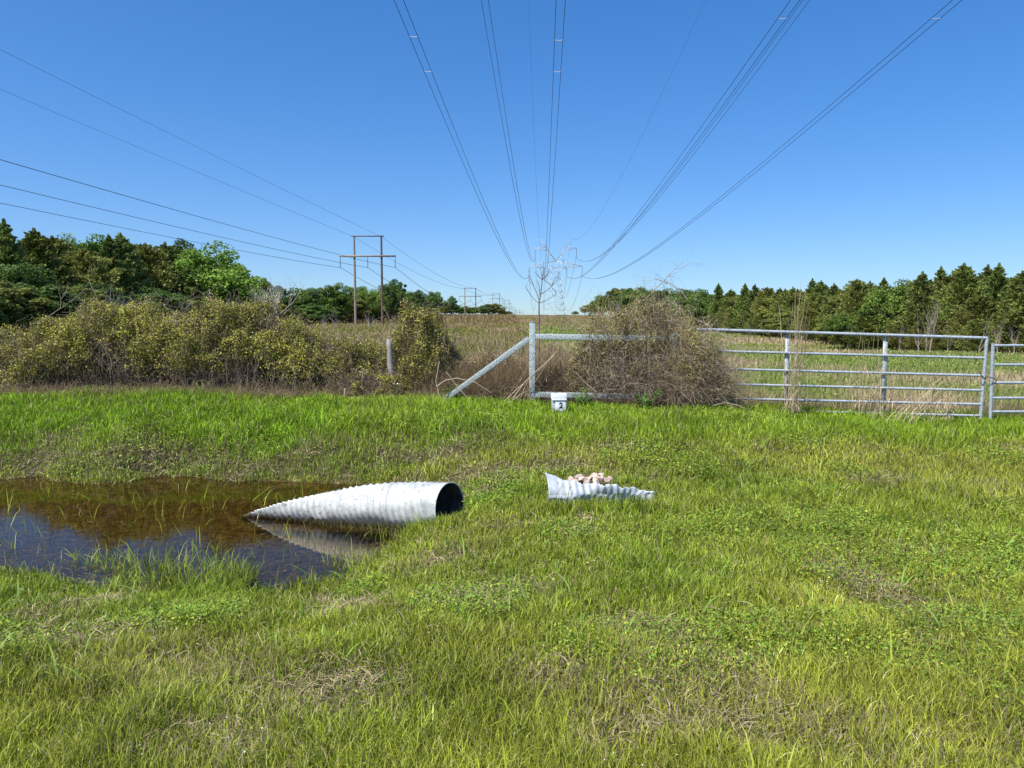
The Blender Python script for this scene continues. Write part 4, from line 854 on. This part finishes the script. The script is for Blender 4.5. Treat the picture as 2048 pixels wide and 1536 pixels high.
def px_tree(kind, px, py_top, Y_, label, **kw):
    p_ = at(px, py_top, Y_); return tree(kind, p_.x, Y_, p_.z - hz1(p_.x, Y_), label, **kw)
GLT = 'trees of the left wood edge'; GRT = 'trees of the right wood edge'
# left wood, front row, left to right
LT = [('cedar1', 8, 448, 62, 'narrow pointed cedar taller than its neighbours at the left edge of the photo', 1.0), ('cedar0', 68, 466, 66, 'dark cedar with forked ragged top, second tall point from the left edge', 1.1),
      ('cedar2', 104, 480, 70, 'broad brownish cedar right of the forked ragged cedar', 1.05), ('leafy5', 128, 476, 78, 'fresh green leafy tree showing between two groups of dark cedars', .9), ('leafy0', 182, 474, 82, 'rounded leafy tree standing just left of the twin pointed cedars', .85),
      ('cedar1', 218, 478, 76, 'left one of the twin pointed cedars', 1.1), ('cedar3', 240, 474, 80, 'right one of the twin pointed cedars', 1.15), ('leafy0', 262, 492, 88, 'low green leafy tree right of the twin pointed cedars', .8),
      ('cedar2', 290, 494, 84, 'rusty dark cedar midway between the twin cedars and the bright green tree', 1.2), ('cedar0', 330, 492, 90, 'slim dark cedar touching the left side of the bright green tree', 1.0),
      ('leafy1', 356, 480, 98, 'dark green leafy crown rising behind the left shoulder of the bright tree', .85), ('leafy5', 425, 490, 92, 'large bright green spreading tree, the brightest crown of the left wood', 1.35),
      ('cedar3', 505, 556, 104, 'small dark cedar behind the pale bare tree', 1.1), ('cedar0', 528, 560, 112, 'dark cedar point right of the pale bare tree', 1.1), ('leafy4', 40, 520, 60, 'low dark tree beneath the ragged cedars at far left', 1.2), ('cedar2', 165, 505, 70, 'wide low cedar below the fresh green crown', 1.4), ('cedar3', 375, 540, 86, 'shaded cedar at the foot of the bright tree, left side', 1.3), ('cedar0', 470, 560, 90, 'shaded cedar at the foot of the bright tree, right side', 1.3),
      ('leafy1', 560, 572, 128, 'dull green tree just right of the dark cedar points', 1.2), ('leafy4', 610, 572, 140, 'even topped dark tree midway between bare tree and wooden poles', 1.2), ('leafy0', 668, 567, 150, 'dark green round tree left of the first wooden pole', 1.1), ('leafy2', 738, 572, 165, 'light green crown seen between the two wooden poles', 1.0), ('leafy4', 712, 570, 178, 'dark crown behind the left wooden pole', 1.0),
      ('leafy1', 792, 559, 205, 'tallest dark round tree, just right of the wooden poles', .95), ('leafy4', 775, 566, 195, 'dark crown behind the right wooden pole', .8), ('leafy1', 835, 580, 245, 'dark round tree right of the tallest one', 1.0), ('leafy4', 868, 581, 275, 'dark domed tree above the narrow bush', 1.0), ('leafy1', 905, 592, 310, 'last tall dark tree of the left wood, ending at the open sky', .85), ('leafy3', 890, 600, 300, 'brownish green tree beside the last tall dark tree', .8)]
random.seed(3)
for kd, px, py, Y_, lb, wx in LT: px_tree(kd, px, py, Y_, lb, group=GLT, wx=wx)
FW = [(930, 612, 420, 'leafy3'), (945, 614, 450, 'leafy0'), (962, 612, 480, 'leafy1'), (978, 607, 520, 'leafy3'), (990, 606, 560, 'leafy3'), (1004, 620, 640, 'leafy4'), (1016, 622, 720, 'leafy4'), (1030, 629, 850, 'leafy1')]
LF = ['small far tree directly left of the second twin pole structure', 'small far tree between the poles of the second structure', 'small far tree right of the second twin pole structure', 'hazy far tree left of the pale bare crown', 'hazy pale crowned far tree behind the third twin pole structure', 'dark distant tree right of the third twin pole structure', 'dark distant tree at the foot of the fourth twin pole structure', 'tiny last tree before the horizon opens']
for (px, py, Y_, kd), lb in zip(FW, LF): px_tree(kd, px, py, Y_, lb, group='small far trees of the left wood', wx=2.3)
# second and third rows, alike crowns filling the wood behind
for row, (dl, py_add) in enumerate(((8, 12), (22, 18), (40, 8))):
    for px in range(-420 + row * 17, 930, 34 if row < 2 else 46):
        Yb = 45 * F / max(1075 - px, 100) + dl; Yb = min(Yb, 330)
        pt = np.interp(px, [-100, 0, 120, 250, 330, 425, 490, 560, 700, 790, 900], [470, 480, 485, 485, 500, 505, 560, 580, 580, 575, 600]) + py_add + random.uniform(-5, 8)
        kd = random.choice(['cedar0', 'cedar2', 'leafy1', 'leafy4', 'leafy0', 'cedar3'] if px < 520 else ['leafy1', 'leafy4', 'leafy0', 'leafy1', 'leafy3'])
        px_tree(kd, px, pt, Yb, 'dense dark tree inside the left wood, behind its front row', group='inner trees of the left wood', wx=1.35 if px < 560 else 2.0)
for px in range(-420, 900, 40):   # understory at the wood's foot
    Yb = 42 * F / max(1075 - px, 110); p_ = at(px, 600, Yb - 3)
    tree(random.choice(['leafy4', 'leafy1', 'leafy3']), p_.x, Yb - 3, random.uniform(2.6, 4.2) * (1 + Yb / 300), 'low shrubby tree at the dark foot of the left wood', group='low trees at the foot of the left wood', wx=2.1)
# right wood
def top_r(px): return np.interp(px, [1130, 1180, 1195, 1240, 1290, 1340, 1390, 1440, 1520, 1600, 1700, 1760, 1800, 1880, 1960, 2048, 2150], [634, 612, 592, 574, 578, 582, 580, 588, 582, 582, 578, 578, 572, 562, 556, 556, 552])
def dist_r(px): return np.interp(px, [1130, 1190, 1300, 1400, 1500, 1700, 1900, 2048, 2150], [420, 330, 190, 125, 90, 62, 49, 43, 40])
RT = [('leafy3', 1150, 622, 'brushy low tree at the left tip of the right wood'), ('leafy3', 1180, 608, 'dull olive tree second from the left tip of the right wood'), ('leafy0', 1203, 590, 'green shoulder tree where the right wood steps up'), ('leafy3', 1232, 574, 'tall olive domed tree, highest at the left end of the right wood'), ('leafy1', 1262, 577, 'dark round crown right of the olive domed tree'), ('leafy2', 1300, 573, 'fresh green crown behind the top of the vine tangle'), ('leafy0', 1326, 578, 'mid green crown at the right shoulder of the vine tangle'), ('leafy4', 1383, 574, 'dark domed tree right of the dead branch tips'), ('leafy1', 1412, 584, 'dark low crown just before the pointed cedars begin')]
for kd, px, py, lb in RT: px_tree(kd, px, py, float(dist_r(px)), lb, group=GRT, wx=2.6 if px < 1200 else 1.25)
RC = [(1437, 571, 'cedar1', 'first pointed cedar of the right wood, alone against the sky'), (1462, 582, 'cedar0', 'small cedar second in the pointed row, over the gate hinge end'), (1490, 571, 'cedar1', 'slim cedar third in the pointed row'), (1510, 573, 'cedar3', 'slim cedar fourth in the pointed row'), (1535, 578, 'cedar2', 'wide cedar left of the first gate upright'), (1560, 580, 'cedar0', 'cedar directly behind the first gate upright'), (1586, 578, 'cedar3', 'cedar behind the left side of the tall reeds'), (1608, 577, 'leafy3', 'olive tree behind the tall reeds'), (1625, 562, 'cedar1', 'sharp cedar tip just right of the tall reeds'), (1642, 566, 'cedar0', 'cedar next right of the sharp reed side tip'),
      (1668, 572, 'cedar3', 'cedar midway between tall reeds and second gate upright'), (1692, 577, 'leafy3', 'rounded olive tree left of the second upright'), (1714, 564, 'cedar2', 'broad cedar with blunt top, left of the second upright'), (1740, 568, 'cedar0', 'cedar just left of the second gate upright'), (1768, 561, 'cedar1', 'pointed cedar straight above the second gate upright'), (1792, 560, 'leafy2', 'bright green leafy tree right of the second gate upright'), (1812, 566, 'leafy0', 'second bright leafy tree, leaning on the bright one'), (1845, 550, 'cedar3', 'ragged cedar right of the two bright leafy trees'),
      (1882, 540, 'cedar1', 'tall cedar with wispy tip, left of the long gate latch'), (1900, 556, 'cedar2', 'brown tinged cedar below the wispy tip'), (1928, 534, 'cedar0', 'second wispy tall cedar above the latch end'), (1950, 556, 'leafy3', 'yellow olive leafy tree above the gap between the gates'), (1976, 537, 'cedar3', 'cedar tip above the end post of the long gate'), (1998, 534, 'cedar1', 'highest cedar tip of the right wood, above the second gate'), (2020, 552, 'leafy3', 'rounded yellow olive tree above the second gate'), (2045, 549, 'cedar0', 'cedar cut by the right edge of the photo'), (2080, 552, 'leafy3', 'olive tree at the right edge behind the last cedar')]
for px, py, kd, lb in RC: px_tree(kd, px, py, float(dist_r(px)) + random.uniform(-3, 6), lb, group=GRT, wx=1.05)
for row, dl in enumerate((3, 10, 20)):
    for px in range(1190 + row * 11, 2180, 26):
        kd = random.choice(['cedar0', 'cedar2', 'cedar3', 'cedar1', 'leafy3'] if px > 1430 else ['leafy1', 'leafy3', 'leafy4'])
        px_tree(kd, px + random.uniform(-6, 6), float(top_r(px)) + 3 + random.uniform(-5, 7) + row * 1, float(dist_r(px)) + dl * (1 if px > 1430 else 2), 'crowded dark tree inside the right wood, behind its front row', group='inner trees of the right wood', wx=1.2)
for px in range(1200, 2180, 38):
    Yb = float(dist_r(px)) - 3; p_ = at(px, 600, Yb); tree(random.choice(['leafy3', 'cedar2', 'cedar0']), p_.x, Yb, random.uniform(1.6, 2.9) * (1 + Yb / 250), 'low bushy young tree at the foot of the right wood', group='low trees at the foot of the right wood', wx=1.5)
for px, py, kd, lb in ((1700, 622, 'leafy2', 'pale green bushy young tree left of the dark low cedar'), (1730, 628, 'cedar0', 'dark wide low cedar behind the second gate upright'), (1955, 640, 'cedar2', 'round dark young cedar behind the latch end of the long gate')):
    px_tree(kd, px, py, float(dist_r(px)) - 6, lb, group=GRT, wx=1.5)

# bare trees
def bare_tree(name, label, px, py, Y_, acc, h0, cat='bare tree', group=None):
    p_ = at(px, py, Y_); z = hz1(p_.x, Y_); root = empty(name, (p_.x, Y_, z)); o = acc.build('branches', M_twig, root, True)
    vv = np.empty(len(o.data.vertices) * 3, np.float32); o.data.vertices.foreach_get('co', vv); mh = vv.reshape(-1, 3)[:, 2].max(); s_ = (p_.z - z) / mh; root.scale = (s_,) * 3; tag(root, label, cat, group)
    return root
bare_tree('bare_tree', 'pale grey leafless tree standing in front of the left wood', 540, 532, 48, bare(5, 3.4, .055, (.58, .54, .49), 3, .55, (5, 6), .30, shrink=.70, wob=.05), 3.4)
SY = 14.2; sb = at(1078, 700, SY); sz = hz1(sb.x, SY); sap = empty('bare_sapling', (sb.x, SY, sz)); so3 = Vector((sb.x, SY, sz)); rgs = random.Random(17)
tag(sap, 'slim dark leafless sapling in front of the lattice tower, right of the corner post', 'sapling')
def pl3(pts, Y_, o_): return [at(px, py, Y_) - o_ for px, py in pts]
a = Acc(); st_ = [Vector((0, 0, -.05))] + pl3([(1078, 650), (1078, 606), (1082, 585), (1085, 556), (1086, 541)], SY, so3); a.tube(st_, [.020, .017, .014, .011, .007, .003], (.19, .15, .14), 6, False); a.build('stem', M_twig, sap, True)
a = Acc()
for pts in ([(1079, 603), (1073, 585), (1066, 568), (1059, 552), (1057, 540)], [(1078, 606), (1070, 600), (1060, 588), (1051, 573)], [(1067, 568), (1060, 564), (1057, 558)], [(1080, 594), (1079, 575), (1075, 562)], [(1083, 588), (1094, 580), (1103, 573), (1112, 562), (1120, 552)], [(1103, 573), (1108, 560), (1119, 548)], [(1103, 573), (1100, 568), (1090, 562), (1086, 558)], [(1085, 560), (1078, 554), (1071, 546)], [(1085, 560), (1083, 548), (1081, 536)], [(1086, 558), (1092, 552), (1099, 541)], [(1087, 556), (1096, 550), (1098, 546)], [(1086, 552), (1087, 540), (1087, 521)], [(1079, 606), (1090, 602), (1100, 597), (1108, 590)], [(1104, 575), (1112, 585), (1110, 595)]):
    q_ = pl3(pts, SY, so3)
    for k in range(len(q_)): q_[k].y += (k / len(q_)) * rgs.uniform(-.25, .25)
    a.tube(q_, list(np.linspace(.009, .0035, len(q_))), (.22, .175, .165), 5, False)
    for k in range(2):
        p0 = q_[-1].lerp(q_[-2], rgs.random()); a.tube([p0, p0 + Vector((rgs.uniform(-.08, .08), rgs.uniform(-.08, .08), rgs.uniform(.02, .12)))], [.003, .0015], (.22, .175, .165), 4, False)
a.build('branches', M_twig, sap, True)
bare_tree('bare_shrub', 'spindly pale shrub at the foot of the lattice tower, right of the sapling', 1122, 598, 15.5, bare(33, 2, .012, (.34, .28, .22), 2, .75, (4, 5), .2, shrink=.6, wob=.06), 2, cat='shrub')
bare_tree('bare_shrub', 'small leafless shrub left of the sapling, behind the corner post', 1058, 606, 15.0, bare(36, 2, .010, (.24, .18, .14), 2, .6, (3, 4), .3, shrink=.6, wob=.05), 2, cat='shrub')
CN = [([(879, 723), (871, 762), (878, 790), (895, 816)], 12.5, 'pale bent cane at the right foot of the tall narrow bush'), ([(873, 773), (890, 761), (914, 756), (950, 764), (983, 786)], 12.5, 'thin arching cane over the lower end of the diagonal brace'), ([(892, 743), (915, 775), (942, 803), (983, 819)], 12.4, 'long dead cane sloping down in front of the diagonal brace'),
      ([(1008, 803), (1035, 778), (1060, 757), (1085, 733), (1108, 711)], 12.6, 'thick straw coloured cane crossing the steel corner post'), ([(1026, 796), (1052, 762), (1080, 735), (1114, 702)], 12.55, 'second straw coloured cane crossing the corner post, just above the thick one'), ([(1010, 812), (1040, 790), (1052, 783)], 12.5, 'short cane lying low left of the corner post'),
      ([(1151, 744), (1170, 765), (1193, 784)], 12.4, 'pale cane leaning on the bottom rail right of the white box'), ([(1385, 686), (1415, 708), (1443, 733)], 12.4, 'pale cane slanting down from the gate hinge end'), ([(1440, 788), (1455, 803), (1471, 819)], 12.2, 'pale cane slanting into the grass under the gate, near its hinge end'), ([(1425, 812), (1450, 806), (1475, 810), (1500, 822)], 12.2, 'low arching cane before the bottom gate rail')]
for pts, Y_, lb in CN:
    p0 = at(*pts[0], Y_); q_ = [at(px, py, Y_) - p0 for px, py in pts]; ln_ = len(q_)
    for k in range(ln_): q_[k].y += .05 * sin(k * 1.7)
    a = Acc(); a.tube(q_, list(np.linspace(.0085, .0045, ln_)), (.60, .49, .34), 6, False); o = a.build('dead_cane', M_dry, None, True); o.location = p0; tag(o, lb, 'dead cane', 'loose dead canes along the fence')
rg = random.Random(8)
BP = {}
for k, (px, py, lb) in enumerate([(1588, 690, 0)] * 0 + [(1858, 600, 'pale leafless trunk left of two others, under the wispy cedar'), (1866, 590, 'tallest of the pale leafless trunks behind the long gate'), (1842, 612, 'thin pale trunk beside the ragged cedar'), (1900, 640, 'forked pale trunk behind the latch end of the long gate'), (2000, 610, 'grey forked bare tree above the second gate'), (2030, 640, 'grey bare tree at the right edge'), (1960, 628, 'grey bare tree above the gap between the gates'), (1800, 640, 'grey bare bushy tree right of the second gate upright'), (1505, 640, 'grey bare bushy tree right of the vine tangle')]):
    bare_tree('bare_tree', lb, px, py, float(dist_r(px)) - 6 - rg.random() * 3, bare(50 + k, 4, .07, (.26, .22, .18), 3, .42, (2, 4), .35), 4, group='leafless trees before the right wood')
for k, (px, py, lb) in enumerate([(650, 622, 'white forked dead stem at the foot of the left wood, before the first wooden pole'), (672, 610, 'grey leafless bushy tree left of the first wooden pole'), (735, 605, 'grey leafless tree between the two wooden poles'), (240, 560, 'grey leafless twiggy tree behind the leafy crest of the left thicket'), (300, 560, 'grey leafless twiggy tree behind the dip between the two thickets'), (350, 570, 'grey leafless tree below the dark cedars'), (790, 640, 'low white dead branch beside the bush')]):
    bare_tree('bare_tree', lb, px, py, (48 if px < 400 else 100) - (50 if px == 790 else 0), bare(80 + k, 4, .06, (.30, .27, .24), 3, .6, (3, 4), .2), 4, group='leafless trees before the left wood')
# dead branches over the thickets
a_list = [(1290, 600, 13.0, (.7, .1, .8), 1.05, 'forked dead branch reaching up right out of the vine tangle'), (1375, 600, 13.0, (-.5, .1, .55), .7, 'dead branch arching left over the vine tangle'), (1395, 640, 12.8, (.55, -.1, -.25), 1.1, 'dead branch drooping right over the top gate rail'), (150, 655, 15.6, (.8, 0, .25), 1.5, 'twiggy dead branch lying over the left thicket'), (60, 650, 15.4, (.9, 0, .35), 1.2, 'twiggy dead branch at the left edge above the thicket'), (560, 628, 15.5, (.6, 0, .5), .8, 'bare twigs above the thicket beside the pale tree')]
for k, (px, py, Y_, d, ln, lb) in enumerate(a_list):
    a = Acc(); branches(a, (0, 0, 0), d, ln, .009, 2, (.33, .28, .23), .6, 7, .14, .1, (3, 4), random.Random(200 + k)); o = a.build('dead_branch', M_twig); o.location = at(px, py, Y_); tag(o, lb, 'dead branch', 'dead branches over the thickets')
# leafy weeds at the foot of the rail
for k, (px, Y_, lb) in enumerate([(1172, 12.4, 'leafy green weed right of the white numbered box'), (1290, 12.4, 'leafy green weed under the bottom rail near its right end'), (905, 12.9, 'leafy green weed at the foot of the diagonal brace'), (1385, 12.4, 'leafy green weed below the gate hinge')]):
    p_ = at(px, 800, Y_); r = np.random.default_rng(300 + k); root = empty('leafy_weed', (p_.x, Y_, hz1(p_.x, Y_))); a = Acc(); ns = 9; th = r.uniform(0, 2 * pi, ns); K = 6; t = np.linspace(0, 1, K); H = r.uniform(.18, .36, ns)
    P = np.stack([(np.cos(th) * H * .7)[:, None] * t ** 1.3, (np.sin(th) * H * .5)[:, None] * t ** 1.3, H[:, None] * t], -1); a.tubes(P, np.tile(np.linspace(.004, .001, K), (ns, 1)), np.tile([.12, .17, .05], (ns, 1))); a.build('stems', M_leaf, root)
    nl = 260; j = r.integers(0, ns, nl); kk = r.integers(1, K, nl); C = P[j, kk] + r.normal(0, .03, (nl, 3)); C[:, 2] = np.maximum(C[:, 2], .01); U = unit(r.normal(0, 1, (nl, 3)) * [1, 1, .5]); V = unit(np.cross([[0, -.3, 1.]], U)); b = Acc(); b.leaves(C, U * .035, V * .011, np.array([.10, .20, .035]) * r.uniform(.5, 1.5, (nl, 1))); b.build('leaves', M_leaf, root)
    tag(root, lb, 'weed', 'leafy weeds along the fence foot')
